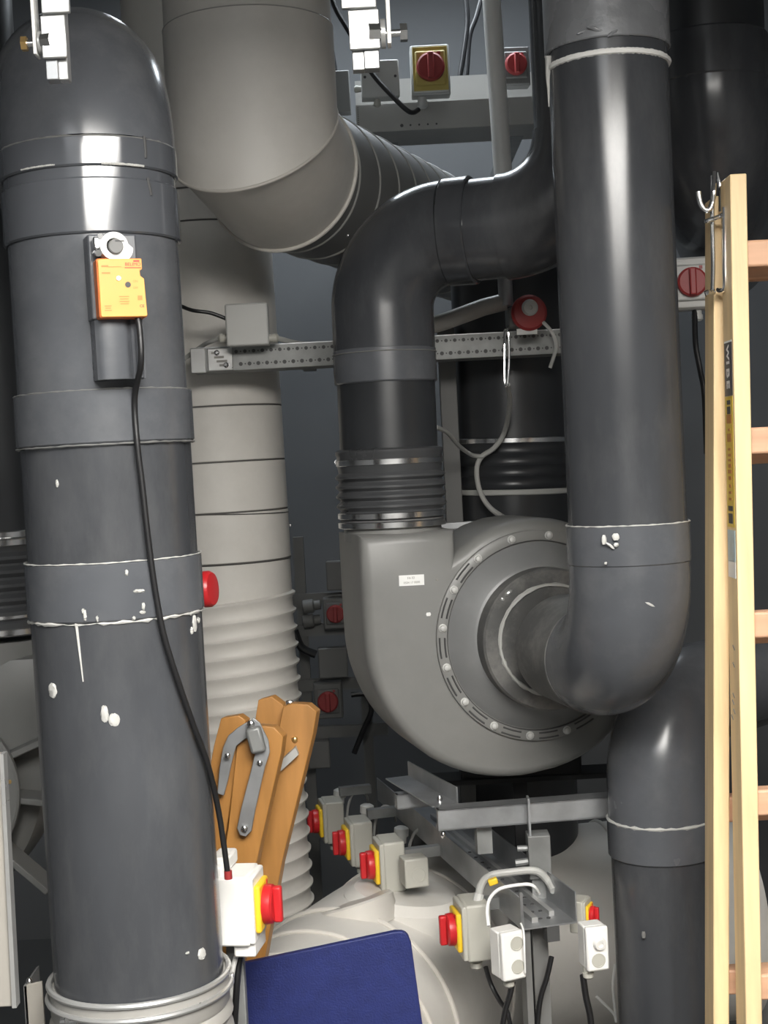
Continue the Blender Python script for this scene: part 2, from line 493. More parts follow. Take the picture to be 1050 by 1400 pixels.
part('clamp_nut', MB().cyl(al(-.023, -.054, .068), al(-.020, -.036, .070), .004, seg=6), 'steel', clamp)
sh = part('shaft', MB().cyl(al(-.005, -.02, .054), al(-.005, -.062, .054), .0098, seg=24, bev=.001), 'cable_dim', t)
part('shaft_slot', abox((.000, -.0622, .0605), (.012, .0006, .0018)), 'ink', sh)
TX = lambda s, h, x, z, m: text_mesh(s, h, t, Mx.Translation((x, fr-.0002, z)), m)
TX('BELIMO', .0062, .0165, .0305, 'ink_red')
part('logo_arch', abox((.0215, fr-.0002, .0350), (.008, .0004, .0022)), 'ink_red', t)
part('print_line', abox((.0165, fr-.0002, .0262), (.022, .0004, .0010)), 'ink_red', t)
part('print_line', abox((-.008, fr-.0002, .0275), (.018, .0004, .0006)), 'ink_brown', t)
part('print_block', abox((-.0205, fr-.0002, .0285), (.009, .0004, .0022)), 'ink_brown', t)
part('print_block', abox((-.0195, fr-.0002, .0195), (.011, .0004, .0018)), 'ink_brown', t)
TX('ON', .0042, .0185, .0082, 'ink_brown'); TX('OFF', .0038, .0185, -.0005, 'ink_brown')
TX('CE', .0052, .0255, -.0245, 'ink')
part('print_block', abox((.0235, fr-.0002, -.0135), (.006, .0004, .006)), 'ink_brown', t)
for i in range(4): part('print_line', abox((.0025, fr-.0002, -.0115-.0032*i), (.013-.002*(i % 2), .0004, .0009)), 'ink_brown', t)
for i in range(3): part('print_line', abox((-.0195, fr-.0002, -.0235-.0030*i), (.009-.002*(i % 2), .0004, .0010)), 'ink_brown', t)

# black cable down the pipe to the white isolator
cp = [al(.021, -.046, -.036), al(.022, -.050, -.06), al(.021, -.048, -.1)]
for (x, y) in ((184, 545), (188, 610), (194, 660), (203, 740), (212, 805), (224, 868), (243, 930), (264, 990)):
    cp.append(surfL(x, y, .009))
cp += [P(284, 1045, 2.055), P(298, 1105, 2.09), P(306, 1155, 2.10), P(312, 1200, 2.105)]
solo('actuator_cable', MB().sweep(smooth(cp), .0042, 12), 'black', 'black cable running from the orange actuator down the dark pipe', 'cable')

# ------------------------------------------------------------------ right dark pipe with elbow into the fan
RA, RB = P(830, 65, 2.45), P(858, 718, 2.45)
RU = (RA-RB).normalized(); Rr = .0985
def Rp(py): return on(RA, RB, py, Rr)
FANROT = 13.0
fan_n = V((sin(R_(FANROT)), -cos(R_(FANROT)), 0))
t = thing('pvc_pipe', 'dark grey pipe with white glue ring, bending into the grey fan inlet', 'pipe', V((Rp(800).x, Rp(800).y, Rp(980).z)))
part('pipe_section', MB().cyl(Rp(735), Rp(30), Rr, seg=64), 'pvc', t)
part('taped_sleeve', MB().cyl(Rp(50), Rp(-140), Rr+.005, seg=64, bev=.002), 'tape', t)
for i, (x, y, a, s) in enumerate([(800, 43, .2, 1), (815, 40, -.35, 1.1), (838, 45, .5, .7), (852, 44, .1, 1.2), (786, 50, .55, .8)]):
    q = P(x, y, 2.45-Rr-.004+abs(x-832)**2*1.4e-5)
    part('tape_fold', MB().ball(q, 1, (.016*s, .003, .0028), 12, Mx.Rotation(-a, 3, 'Y'), rough=.001), 'tape', t)
# glue ring on the photo side, with a drip
part('glue_ring', MB().ring_tube(Rp(70), RU, Rr-.0005, .0052, 90, 8, R_(-180), R_(2), .12, e=(1, 0, 0)), 'white_plastic', t)
dp = []
for i, (x, y) in enumerate(((749, 78), (748, 90), (747, 105), (748, 125), (748.5, 146))):
    dp.append(P(x+2, y, 2.435))
part('glue_drip', MB().sweep(smooth(dp, 4), [.0085-.0075*min(1, (i/16)**.6) for i in range(17)], 8), 'glue', t)
# socket + elbow
e0 = Rp(790)
fan_ax = (-fan_n); fan_ax = (fan_ax-RU*fan_ax.dot(RU)).normalized()
part('socket', MB().cyl(Rp(776), Rp(718), Rr+.0045, seg=64, bev=.003), 'pvc_sleeve', t)
part('glue_bead', MB().ring_tube(Rp(719), RU, Rr+.004, .0012, 80, 6, wob=.5), 'glue', t)
el = arc(e0, -RU, fan_ax, .163, 20)
ELC = el[-1]
part('elbow', MB().sweep([Rp(774)]+el, Rr+.0025, 56), 'pvc_sleeve', t)
inl_end = ELC+fan_ax*.16
part('inlet_pipe', MB().cyl(ELC-fan_ax*.004, inl_end, Rr+.004, seg=64, bev=.001), 'pvc_worn', t)
for (x, y, a, b, g) in [(826, 738, .004, .009, 0), (842, 734, .006, .007, 0), (834, 746, .009, .0025, -.7), (828, 770, .0024, .0024, 0), (888, 826, .010, .0018, -.5), (903, 810, .008, .002, -.3), (842, 745, .004, .004, 0)]:
    q = P(x, y, 2.45-math.sqrt(max(1e-5, (Rr+.0045)**2-((x-858)*2.45/F)**2)))
    part('glue_blob', MB().ball(q, 1, (a, .0022, b), 10, Mx.Rotation(-g, 3, 'Y'), rough=.0006), 'glue', t)

# ------------------------------------------------------------------ fans
def volute_outline():
    ctrl = [(90, .236), (60, .237), (30, .240), (0, .245), (-30, .256), (-60, .268), (-90, .281), (-112, .301), (-135, .325), (-155, .340), (-170, .349), (-180, .353)]
    pts_ = []
    for i in range(len(ctrl)-1):
        (a0, r0), (a1, r1) = ctrl[i], ctrl[i+1]
        for k in range(5):
            f = k/5; a = R_(a0+(a1-a0)*f); r = r0+(r1-r0)*f
            pts_.append((r*cos(a), r*sin(a)))
    pts_ += [(-.353, 0), (-.354, .06), (-.354, .12), (-.354, .222)]
    pts_ += [(-.157, .222), (-.160, .172)]
    for a in (130, 120, 110, 100): pts_.append((.236*cos(R_(a)), .236*sin(R_(a))))
    return pts_
def inset(pts_, d):
    n = len(pts_); out = []
    for i in range(n):
        a = V((*pts_[i-1], 0)); b = V((*pts_[i], 0)); c = V((*pts_[(i+1) % n], 0))
        t1 = (b-a); t2 = (c-b)
        n1 = V((t1.y, -t1.x, 0)).normalized(); n2 = V((t2.y, -t2.x, 0)).normalized()
        m = (n1+n2)
        m = m.normalized() if m.length > 1e-6 else n1
        k = min(1.6, 1/max(.5, m.dot(n1)))
        out.append((b.x+m.x*d*k, b.y+m.y*d*k))
    return out
def fan(M, label, mirror=False):
    t = thing('radial_fan', label, 'fan', M)
    sx = -1 if mirror else 1
    def L(x, y, z): return V((sx*x, y, z))
    o = volute_outline()
    lay = [(.115, .03), (.115, .012), (.105, .003), (.085, 0), (-.090, 0), (-.104, .003), (-.114, .010), (-.119, .021)]
    rg = [[L(x, y, z) for x, z in inset(o, d)] for y, d in lay]
    part('volute', MB().rings(rg), 'fan_grey', t, world=False, angle=40)
    part('outlet_neck', MB().lathe([(.100, 0), (.100, .03), (.104, .033), (.104, .05)], L(-.2595, 0, .205), (0, 0, 1), 48), 'fan_grey', t, world=False)
    fl = part('cover_flange', MB().lathe([(.212, 0), (.212, .010), (.209, .012), (.192, .012), (.190, .008)], L(0, -.117, 0), (0, -1, 0), 72), 'fan_grey', t, world=False)
    part('flange_groove', MB().ring_tube(L(0, -.1265, 0), (0, -1, 0), .1915, .0022, 72, 6), 'ink', fl, world=False)
    part('front_cover', MB().lathe([(.190, 0), (.190, .004), (.184, .010), (.160, .030), (.146, .040), (.140, .043)], L(0, -.119, 0), (0, -1, 0), 72), 'cover_grey', t, world=False)
    for i in range(16):
        a = 2*pi*(i+.62)/16
        c = L(.2015*cos(a), -.1285, .2015*sin(a))
        b = part('bolt', MB().lathe([(.0085, 0), (.0085, .0025), (.0065, .003), (.006, .007), (.003, .009)], c, (0, -1, 0), 12), 'box_grey', t, world=False)
    for i in range(16):
        a = 2*pi*(i+1.12)/16
        if not 2.2 < a % (2*pi) < 5.2: continue
        mb = MB().ring_tube(L(0, -.1292, 0), (0, -1, 0), .1962, .0019, 6, 5, a-.10, a+.10, e=(1, 0, 0))
        mb.ring_tube(L(0, -.1292, 0), (0, -1, 0), .2068, .0019, 6, 5, a-.10, a+.10, e=(1, 0, 0))
        # angles are mirrored by the -Y axis, both halves are laid so the slots meet the bolts
        part('flange_slot', mb, 'ink', t, world=False)
    part('inlet_collar', MB().lathe([(.140, 0), (.140, .045), (.136, .050), (.118, .050)], L(0, -.158, 0), (0, -1, 0), 64), 'pvc_worn', t, world=False)
    part('motor', MB().lathe([(.11, 0), (.11, .13), (.095, .15), (.03, .155)], L(0, .112, 0), (0, 1, 0), 40), 'galv_dull', t, world=False)
    return t
fc = P(735, 868, 2.93)
FM = rotz(fc+V((-fan_n.x*.119, -fan_n.y*.119, 0)), FANROT)
fan1 = fan(FM, 'grey plastic radial fan with bolted round cover and white label')
fo = FM
lab = part('name_label', MB().box(V((-.255, -.1195, .128)), (.051, .0012, .021), Mx.Rotation(R_(1.0), 3, 'Y')), 'label_white', fan1, world=False, label='small white printed label')
text_mesh('FA 02', .0062, lab, Mx.Translation((-.256, -.1204, .1325)), 'ink_soft')
text_mesh('0504 17 0000', .0060, lab, Mx.Translation((-.255, -.1204, .1235)), 'ink_soft')
for (x, y, r) in ((575, 836, .005), (587, 790, .0025)):
    q = FM.inverted() @ P(x, y, 2.94); q.y = -.1195
    part('paint_fleck', MB().ball(q, 1, (r, .0012, r), 8), 'label_white' if r > .004 else 'ink_soft', fan1, world=False)
# caulk ring round the inlet pipe at collar
part('sealant_ring', MB().ring_tube(V((0, -.2095, 0)), (0, -1, 0), .1075, .004, 72, 6, wob=.4), 'cable_grey', fan1, world=False)
part('collar_blob', MB().ball(V((-.085, -.209, .098)), 1, (.009, .004, .004), 8, Mx.Rotation(-.6, 3, 'Y')), 'zinc_bright', fan1, world=False)
part('collar_blob', MB().ball(V((-.098, -.209, .086)), 1, (.004, .003, .004), 8), 'zinc_bright', fan1, world=False)

# ------------------------------------------------------------------ fan discharge run
oc = FM @ V((-.2595, 0, .255))
DA = oc
DB = P(525, 470, oc.y)
DU = (DB-DA).normalized()
def Dp(py): return on(DA, DB, py, .1)
Dr = .1
t = thing('pvc_pipe', 'dark grey pipe rising from the fan through a ribbed rubber cuff and elbow', 'pipe', DA)
pts_ = Dp(722); hB = (Dp(612)-Dp(722)).length
pr = [(.104, 0), (.108, .002), (.108, .012), (.103, .014), (.108, .02), (.108, .03), (.104, .034)]
h = .036
while h < hB-.048:
    pr += [(.105, h), (.1125, h+.006), (.1125, h+.010), (.105, h+.017)]; h += .0195
pr += [(.106, h+.004), (.1075, h+.008), (.1075, hB-.014), (.110, hB-.010), (.110, hB-.004), (.103, hB)]
hose = part('ribbed_cuff', MB().lathe(pr, Dp(722), DU, 56), 'rubber_hose', t)
for py, rr in ((718, .1095), (705, .1095), (631, .1085)):
    a = Dp(py)
    k = part('hose_clamp', MB().lathe([(rr, -.006), (rr+.001, -.005), (rr+.001, .005), (rr, .006)], a, DU, 56), 'steel', t)
a = P(461, 632, 3.03)
part('clamp_screw', MB().cyl(a, a+V((0, .02, 0)), .006, seg=10), 'steel', k)
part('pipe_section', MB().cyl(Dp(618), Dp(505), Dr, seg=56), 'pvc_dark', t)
part('socket', MB().cyl(Dp(521), Dp(472), Dr+.005, seg=56, bev=.003), 'pvc_sleeve', t)
part('socket_seam', MB().ring_tube(Dp(479), DU, Dr+.0055, .0012, 56, 5), 'cable_dim', t)
d0 = Dp(418)
hdir = V((.95, -.31, .0)); hdir = (hdir-DU*hdir.dot(DU)).normalized()
el = arc(d0, DU, hdir, .145, 20)
part('elbow', MB().sweep([Dp(480)]+el, Dr+.004, 56), 'pvc', t)
q0 = el[-1]
q1 = q0+hdir*.115
part('horizontal_pipe', MB().cyl(q0-hdir*.003, q1+hdir*.003, Dr, seg=56), 'pvc', t)
part('socket', MB().cyl(q0, q0+hdir*.055, Dr+.007, seg=56, bev=.003), 'pvc', t)
up_ = V((-.03, 0.0, 1)).normalized()
up_ = (up_-hdir*up_.dot(hdir)).normalized()
e2 = arc(q1, hdir, up_, .17, 18)
part('elbow', MB().sweep(e2, Dr+.004, 56), 'pvc', t)
part('riser', MB().cyl(e2[-1]-up_*.003, V((e2[-1].x+up_.x*2, e2[-1].y+up_.y*2, ZC)) if False else e2[-1]+up_*((ZC-e2[-1].z)/up_.z), Dr, seg=56), 'pvc', t)

# ------------------------------------------------------------------ beige vertical duct (left)
BA, BB = P(280, 350, 3.56), P(334, 1200, 3.56)
BU = (BA-BB).normalized(); Br = .163
def Bp(py): return on(BA, BB, py, Br)
tb = thing('ventilation_duct', 'upright beige duct with ridged lower half behind the dark sleeved pipe', 'duct', V((Bp(1290).x, Bp(1290).y, Bp(1300).z)))
part('duct_section', MB().cyl(Bp(830), Bp(772), Br-.002, seg=56), 'beige', tb)
ys = [-60, 255, 300, 555, 632, 702, 772]
for a, b in zip(ys[:-1], ys[1:]):
    part('duct_section', MB().cyl(Bp(b)+BU*.0012, Bp(a)-BU*.0012, Br, seg=56, bev=.002), 'beige', tb)
    part('joint', MB().cyl(Bp(b)-BU*.003, Bp(b)+BU*.003, Br-.0012, seg=56), 'joint_dark', tb)
part('joint_band', MB().ring_tube(Bp(772), BU, Br-.0005, .0022, 64, 6), 'joint_dark', tb)
part('joint_wire', MB().ring_tube(Bp(703), (BU+V((.05, 0, 0))).normalized(), Br+.001, .0014, 64, 6), 'joint_dark', tb)
# ridged flexible part
y0 = Bp(826); tot = (Bp(826)-Bp(1300)).length
pr = [(Br-.002, 0)]; h = .0
tilt = V((.09, 0, 0))
rg = []
n = int(tot/.042)
for i in range(n):
    b = i*.042
    pr += [(Br+.001, b+.002), (Br+.0055, b+.005), (Br+.005, b+.009), (Br-.003, b+.016), (Br-.002, b+.039)]
fl_ax = (-BU+V((-.07, 0, 0))).normalized()
mb = MB(); a_, e1_, e2_ = basis(-BU)
k = 56
for r, hh in pr:
    rg.append([y0-BU*hh+(e1_*cos(2*pi*i/k)+e2_*sin(2*pi*i/k))*r+BU*(.07*((e1_*cos(2*pi*i/k)+e2_*sin(2*pi*i/k)).x)*r) for i in range(k)])
part('ridged_section', mb.rings(rg), 'beige', tb, angle=60)
part('rivet', MB().ball(P(397, 718, 3.52), .004), 'steel', tb)

# ------------------------------------------------------------------ big beige elbow and spiral duct (upper middle)
p1 = P(347, 186, 2.92); p0 = V((p1.x-.0, p1.y, ZC))
p2 = P(385, 236, 3.10)
dn = (p1-p0).normalized(); d12 = (p2-p1).normalized(); dh = V((.37, .93, -.01)).normalized()
n1 = (dn+d12).normalized(); n2 = (d12+dh).normalized()
Er = .168
t = thing('ventilation_duct', 'large beige segmented duct elbow turning into a grey spiral duct', 'duct', p2-V((0, 0, Er)))
ps = p1+V((0, 0, .205))
part('duct_section', MB().cyl(ps, p0, Er-.003, seg=64), 'beige', t)
part('seam_line', MB().ring_tube(ps, dn, Er-.001, .0016, 64, 6), 'duct_grey', t)
part('elbow_segment', MB().mitre(ps, dn, p1, n1, Er, 64), 'beige', t)
part('elbow_segment', MB().mitre(p1, n1, p2, n2, Er-.005, 64), 'beige', t)
def oval(c, n_, ax_, r, rt, m, name):
    a, e1, e2 = basis(ax_); pp = []
    for k in range(72):
        o = (e1*cos(2*pi*k/72)+e2*sin(2*pi*k/72))*r
        pp.append(V(c)+o-a*(o.dot(V(n_))/a.dot(V(n_))))
    rgs = []
    for k in range(72):
        d = (pp[k]-V(c)).normalized(); nn = V(n_)
        rgs.append([pp[k]+d*rt*cos(2*pi*j/8)+nn*rt*sin(2*pi*j/8) for j in range(8)])
    part(name, MB().rings(rgs, closed=True), m, t)
oval(p1, n1, dn, Er-.001, .0035, 'beige_lip', 'seam_lip')
oval(p2, n2, d12, Er-.003, .0045, 'beige_lip', 'seam_lip')
endp = p2+dh*1.9
pr = [(Er-.009, 0)]; h = .0
part('spiral_duct', MB().cyl(p2-dh*.01, endp, Er-.010, seg=64), 'spiral_grey', t)
for i in range(12):
    c = p2+dh*(.055+.115*i)
    part('spiral_ridge', MB().ring_tube(c, dh+V((.05, 0, .05)), Er-.010, .0032, 64, 6), 'cable_grey', t)
part('rivet', MB().ball(P(476, 322, 3.05), .004), 'steel', t)

# ------------------------------------------------------------------ bottom beige duct
wr = .25
w0, w1, w2, w3, w4 = P(395, 1475, 2.72), P(474, 1408, 3.0), P(610, 1392, 3.42), P(760, 1388, 3.56), P(1010, 1385, 3.62)
wz = w1.z
for q in (w0, w1, w2, w3, w4): q.z = wz
t = thing('ventilation_duct', 'fat beige duct lying low behind the blue board with raised joint rings', 'duct', V((w2.x, w2.y, wz-wr)))
path = smooth([w0-(w1-w0)*.35, w0, w1, w2, w3, w4], 10)
part('duct_body', MB().sweep(path, wr, 64), 'beige', t)
def wring(i, r=.007, ex=.002, m='beige_lip'):
    a = path[i+1]-path[i-1]
    part('joint_ring', MB().ring_tube(path[i], a, wr+ex, r, 72, 8), m, t)
wring(20, .006); wring(16, .005); wring(11, .005); wring(27, .004); wring(43, .005)
c = path[25]+V((0, 0, wr-.06))
part('branch_collar', MB().lathe([(.13, 0), (.13, .05), (.11, .068), (.09, .07)], path[24]+V((.05, -.05, wr-.068)), V((.15, .0, 1)), 40), 'beige', t)
part('branch_collar', MB().lathe([(.085, 0), (.085, .05), (.08, .054)], path[20]+V((0.04, .03, wr-.045)), V((-.25, .2, 1)), 40), 'beige_lip', t)
for q in (w2, w4, w1):
    part('cradle', MB().box((q.x, q.y, (wz-wr*.8)/2), (.30, .06, wz-wr*.8)), 'galv_dull', t)

# ------------------------------------------------------------------ dark hose behind the fan and strut
ha, hb = P(697, 380, 3.56), P(704, 720, 3.56)
hu = (ha-hb).normalized()
def Hp(py): return on(ha, hb, py, .137)
t = thing('pvc_pipe', 'wide black pipe with clamped flexible joint standing behind the grey fan', 'pipe', V((hb.x, hb.y, wz+wr-.03)))
Hr = .137
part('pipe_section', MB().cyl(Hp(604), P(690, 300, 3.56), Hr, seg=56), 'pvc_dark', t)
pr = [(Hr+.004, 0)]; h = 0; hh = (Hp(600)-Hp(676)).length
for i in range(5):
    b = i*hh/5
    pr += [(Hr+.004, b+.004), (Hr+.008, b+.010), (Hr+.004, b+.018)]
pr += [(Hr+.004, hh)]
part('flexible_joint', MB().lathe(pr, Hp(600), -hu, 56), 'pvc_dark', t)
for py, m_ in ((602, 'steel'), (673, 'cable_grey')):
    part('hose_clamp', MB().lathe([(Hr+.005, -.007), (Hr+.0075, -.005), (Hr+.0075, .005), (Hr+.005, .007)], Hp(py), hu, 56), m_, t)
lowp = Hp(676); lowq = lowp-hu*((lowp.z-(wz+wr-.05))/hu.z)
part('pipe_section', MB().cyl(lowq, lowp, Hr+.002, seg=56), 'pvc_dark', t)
a, b = P(610, 478, 3.50), P(622, 722, 3.50)
uu = (a-b).normalized()
a = a+uu*.05; b = b-uu*(b.z/uu.z)
solo('strut_post', MB().prism([b+V((x, y, 0)) for x, y in ((-.02, -.02), (.02, -.02), (.02, .02), (-.02, .02))], a-b), 'rack_dim', 'dull grey steel post between the fan outlet pipe and black pipe', 'post', bevel=.002)

# ------------------------------------------------------------------ perforated tray (middle)
ta, tb_ = P(262, 491, 3.27), P(780, 467, 3.27)
td = (tb_-ta).normalized()
TM = frame((ta+tb_)/2, td, (0, 0, 1))
tl = (tb_-ta).length
t = thing('cable_tray', 'perforated galvanised tray running behind the fan pipe at mid height', 'cable tray', TM)
part('tray_side', MB().box((0, 0, 0), (tl, .003, .050)), 'galv_dull', t, world=False)
part('tray_bottom', MB().box((0, .05, -.026), (tl, .10, .002)), 'galv_dull', t, world=False)
part('tray_lip', MB().box((0, .005, .0255), (tl, .012, .003)), 'galv', t, world=False)
mb = MB()
x = -tl/2+.1
while x < tl/2-.01:
    for z, off, r in ((.014, 0, .0042), (-.014, .009, .0046)):
        mb.cyl((x+off, -.0012, z), (x+off, -.0022, z), r, seg=8)
        mb.cyl((x+off+.010, -.0012, z), (x+off+.010, -.0022, z), .0018, seg=6)
    x += .0195
o = part('perforations', mb, 'ink', t, world=False); o['kind'] = 'stuff'
sp_ = part('splice_plate', MB().box((-tl/2+.064, -.0055, -.002), (.056, .004, .050)), 'zinc_bright', t, world=False, bevel=.002)
part('splice_plate', MB().box((-tl/2+.015, -.0055, -.002), (.034, .004, .056)), 'zinc_bright', t, world=False, bevel=.002)
for (x, z, w_) in ((-.008, .013, .018), (.0, .003, .022), (.006, -.006, .024), (.008, -.015, .016)):
    part('slot', MB().box((-tl/2+.062+x, -.0078, z), (w_, .0012, .005)), 'ink_soft', sp_, world=False)
for x, z in ((-.004, .013), (.015, -.015)):
    part('bolt', MB().lathe([(.006, 0), (.006, .003), (.003, .006)], (-tl/2+.062+x, -.008, z), (0, -1, 0), 10), 'steel', sp_, world=False)
for x in (-tl/2+.25, tl/2-.1):
    part('wall_bracket', MB().box((x, .17, -.01), (.03, .24, .02)), 'galv_dull', t, world=False)
def jbox(M, w_, d_, h_, label, m='box_grey', group=None, knock=(), gland=None, name='junction_box', seam=True):
    t = thing(name, label, 'junction box', M, group)
    part('base', MB().box((0, d_*.15, 0), (w_*.97, d_*.7, h_*.97)), m, t, world=False, bevel=.003)
    lid = part('lid', MB().box((0, -d_*.35, 0), (w_, d_*.3, h_)), m, t, world=False, bevel=.004)
    for (x, z, r) in knock:
        part('knockout', MB().lathe([(r, 0), (r, .0015), (r*.86, .0015), (r*.84, .0005), (.0001, .0008)], (x, -d_*.5, z), (0, -1, 0), 20), 'iso_grey', lid, world=False)
    if gland:
        for (x, z, ax_) in gland:
            part('cable_gland', MB().lathe([(.009, -.004), (.009, .008), (.0105, .008), (.0105, .016), (.006, .02)], (x, 0, z), ax_, 12), 'iso_grey', t, world=False)
    return t
jm = frame(P(339, 445, 3.22), td+V((0, 0, 0)), (.005, 0, 1))
jbox(jm, .093, .055, .092, 'square light grey junction box on the perforated tray', 'box_grey', gland=[(-.046, -.025, (-1, 0, 0)), (.046, -.03, (1, 0, 0))])
cable('tray_cable', [(205, 408, 3.30), (240, 416, 3.24), (262, 424, 3.21), (288, 428, 3.21), (312, 437, 3.215)], .0042, 'black', 'short black cable entering the box on the perforated tray')
cable('tray_cable', [(240, 500, 3.30), (272, 476, 3.30), (290, 466, 3.25), (316, 458, 3.24)], .005, 'cable_grey', 'grey cable curving into the left flank of the tray box')
cable('tray_cable', [(362, 458, 3.24), (385, 464, 3.26), (410, 470, 3.30), (450, 472, 3.31)], .006, 'cable_grey', 'grey cable leaving the tray box toward the fan pipe')

# valve with red wheel, stainless u bolt and thin hose
vm = frame(P(722, 427, 3.20), (1, .1, 0), (0, 0, 1))
t = thing('hand_valve', 'round red hand valve with white hub above the perforated tray', 'valve', vm)
part('hand_wheel', MB().lathe([(.036, 0), (.039, .004), (.039, .012), (.034, .017), (.02, .019)], (0, .0, -.002), (0, -1, 0), 32), 'red_dull', t, world=False)
part('hub', MB().lathe([(.017, .012), (.018, .022), (.014, .026), (.005, .026), (.004, .022)], (0, 0, .008), (0, -1, 0), 24), 'box_grey', t, world=False)
part('stem', MB().cyl((0, .0, 0), (0, .06, 0), .012), 'steel', t, world=False)
part('valve_label', MB().box((-.006, -.006, -.042), (.045, .003, .013)), 'zinc_bright', t, world=False)
part('valve_body', MB().box((-.012, .055, -.006), (.05, .05, .045)), 'galv_dull', t, world=False, bevel=.006)
part('connector', MB().cyl((-.04, .04, .02), (-.04, .04, .085), .016), 'galv', t, world=False)
part('side_pipe', MB().sweep([(-.04, .045, .03), (-.09, .05, .02), (-.17, .06, -.005), (-.24, .07, -.022)], .019, 16), 'duct_grey', t, world=False)
part('strap', MB().sweep(smooth([vm.inverted() @ P(x, y, 3.19) for x, y in ((742, 440), (755, 455), (760, 475), (752, 503))]), .004, 8), 'box_grey', t, world=False)
uh = smooth([P(690, 470, 3.22), P(690, 455, 3.215), P(692, 450, 3.21), P(695, 455, 3.205), P(696, 490, 3.205), P(694, 522, 3.205), P(692, 528, 3.21), P(690, 520, 3.215), P(690, 455, 3.222)])
solo('steel_link', MB().sweep(uh, .0026, 8), 'chrome', 'slim bright steel link hooked over the perforated tray', 'hook')
cable('sensor_hose', [(694, 526, 3.215), (697, 552, 3.30), (690, 590, 3.40), (676, 612, 3.40), (659, 624, 3.40), (652, 640, 3.40), (655, 668, 3.40), (668, 692, 3.38), (690, 708, 3.34), (712, 716, 3.2), (728, 735, 2.97)], .006, 'cable_grey', 'thin grey hose looping in front of the black pipe', 'hose')
cable('sensor_hose', [(596, 584, 3.12), (612, 592, 3.2), (628, 610, 3.3), (645, 622, 3.38), (660, 624, 3.395)], .005, 'cable_grey', 'thin grey hose branch reaching to the fan outlet pipe', 'hose')
solo('flat_strap', MB().prism([P(600, 716, 3.22), P(690, 710, 3.22), P(690, 716, 3.22), P(606, 724, 3.22)], (0, .03, 0)), 'galv', 'flat steel strap lying behind the top of the grey fan', 'strap')

# ------------------------------------------------------------------ second fan on the left with its pipe
f2 = P(-110, 1090, 2.86)
ga, gb = P(-12, 600, 2.86), P(4, 870, 2.86)
gu = (ga-gb).normalized()
def Gp(py): return on(ga, gb, py, .09)
t = thing('pvc_pipe', 'dark pipe with black ribbed cuff standing behind the sleeved pipe at the left', 'pipe', gb)
Gr = .088
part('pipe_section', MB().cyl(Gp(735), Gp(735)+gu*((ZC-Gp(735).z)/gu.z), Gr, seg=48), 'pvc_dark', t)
hB = (Gp(728)-Gp(872)).length
pr = [(.092, 0), (.094, .004), (.094, .026), (.09, .03)]; h = .034
while h < hB-.05:
    pr += [(.091, h), (.099, h+.008), (.099, h+.014), (.091, h+.022)]; h += .0265
pr += [(.092, h+.004), (.094, h+.008), (.094, hB-.01), (.09, hB)]
part('ribbed_cuff', MB().lathe(pr, Gp(872), gu, 48), 'rubber_hose', t)
for py in (866, 843, 743, 732):
    part('hose_clamp', MB().lathe([(.095, -.007), (.0975, -.005), (.0975, .005), (.095, .007)], Gp(py), gu, 48), 'steel', t)
f2M = rotz(V((gb.x+.2595-.335, 2.86, gb.z-.255)), 0)
# a second housing built like the first one but plain: body, disc and radial ribs
t = thing('radial_fan', 'grey fan housing with ribbed disc half hidden by the pale panel', 'fan', f2M)
o_ = [(x*-1, z) for x, z in volute_outline()][::-1]
o_ = [(x*.95-.0, z) for x, z in o_]
lay = [(.10, .02), (.09, .004), (.07, 0), (-.06, 0), (-.08, .005), (-.088, .02)]
cx = gb.x-f2M.translation.x-.2595*.95
part('volute', MB().rings([[V((x+cx, y, z)) for x, z in inset(o_, d)] for y, d in lay]), 'fan_grey', t, world=False, angle=40)
part('outlet_neck', MB().lathe([(.086, 0), (.086, .05)], (gb.x-f2M.translation.x, 0, .2), (0, 0, 1), 40), 'fan_grey', t, world=False)
dc = f2M.inverted() @ P(-95, 1085, 2.70)
part('disc', MB().lathe([(.168, 0), (.168, .012), (.164, .015), (.05, .018)], (dc.x, dc.y, dc.z), (0, -1, 0), 64), 'fan_grey', t, world=False)
part('disc_drum', MB().lathe([(.13, 0), (.13, .09)], (dc.x, dc.y+.08, dc.z), (0, -1, 0), 48), 'fan_grey', t, world=False)
q = f2M.inverted() @ P(14, 1068, 2.69)
part('disc_bolt', MB().ball(V((q.x, dc.y-.014, q.z)), .005, (1, .5, 1), 8), 'brass', t, world=False)
for a in (22, -8, -44):
    a = R_(a)
    c = V((dc.x+.215*cos(a), dc.y+.035, dc.z+.215*sin(a)))
    part('rib', MB().box(c, (.14, .07, .012), Mx.Rotation(-a, 3, 'Y')), 'fan_grey', t, world=False, bevel=.002)
part('motor', MB().lathe([(.1, 0), (.1, .2), (.05, .22)], (cx, .1, 0), (0, 1, 0), 32), 'galv_dull', t, world=False)
part('pedestal', MB().box((cx, .02, -(f2M.translation.z)/2-.13), (.3, .16, f2M.translation.z-.26)), 'galv_dull', t, world=False)

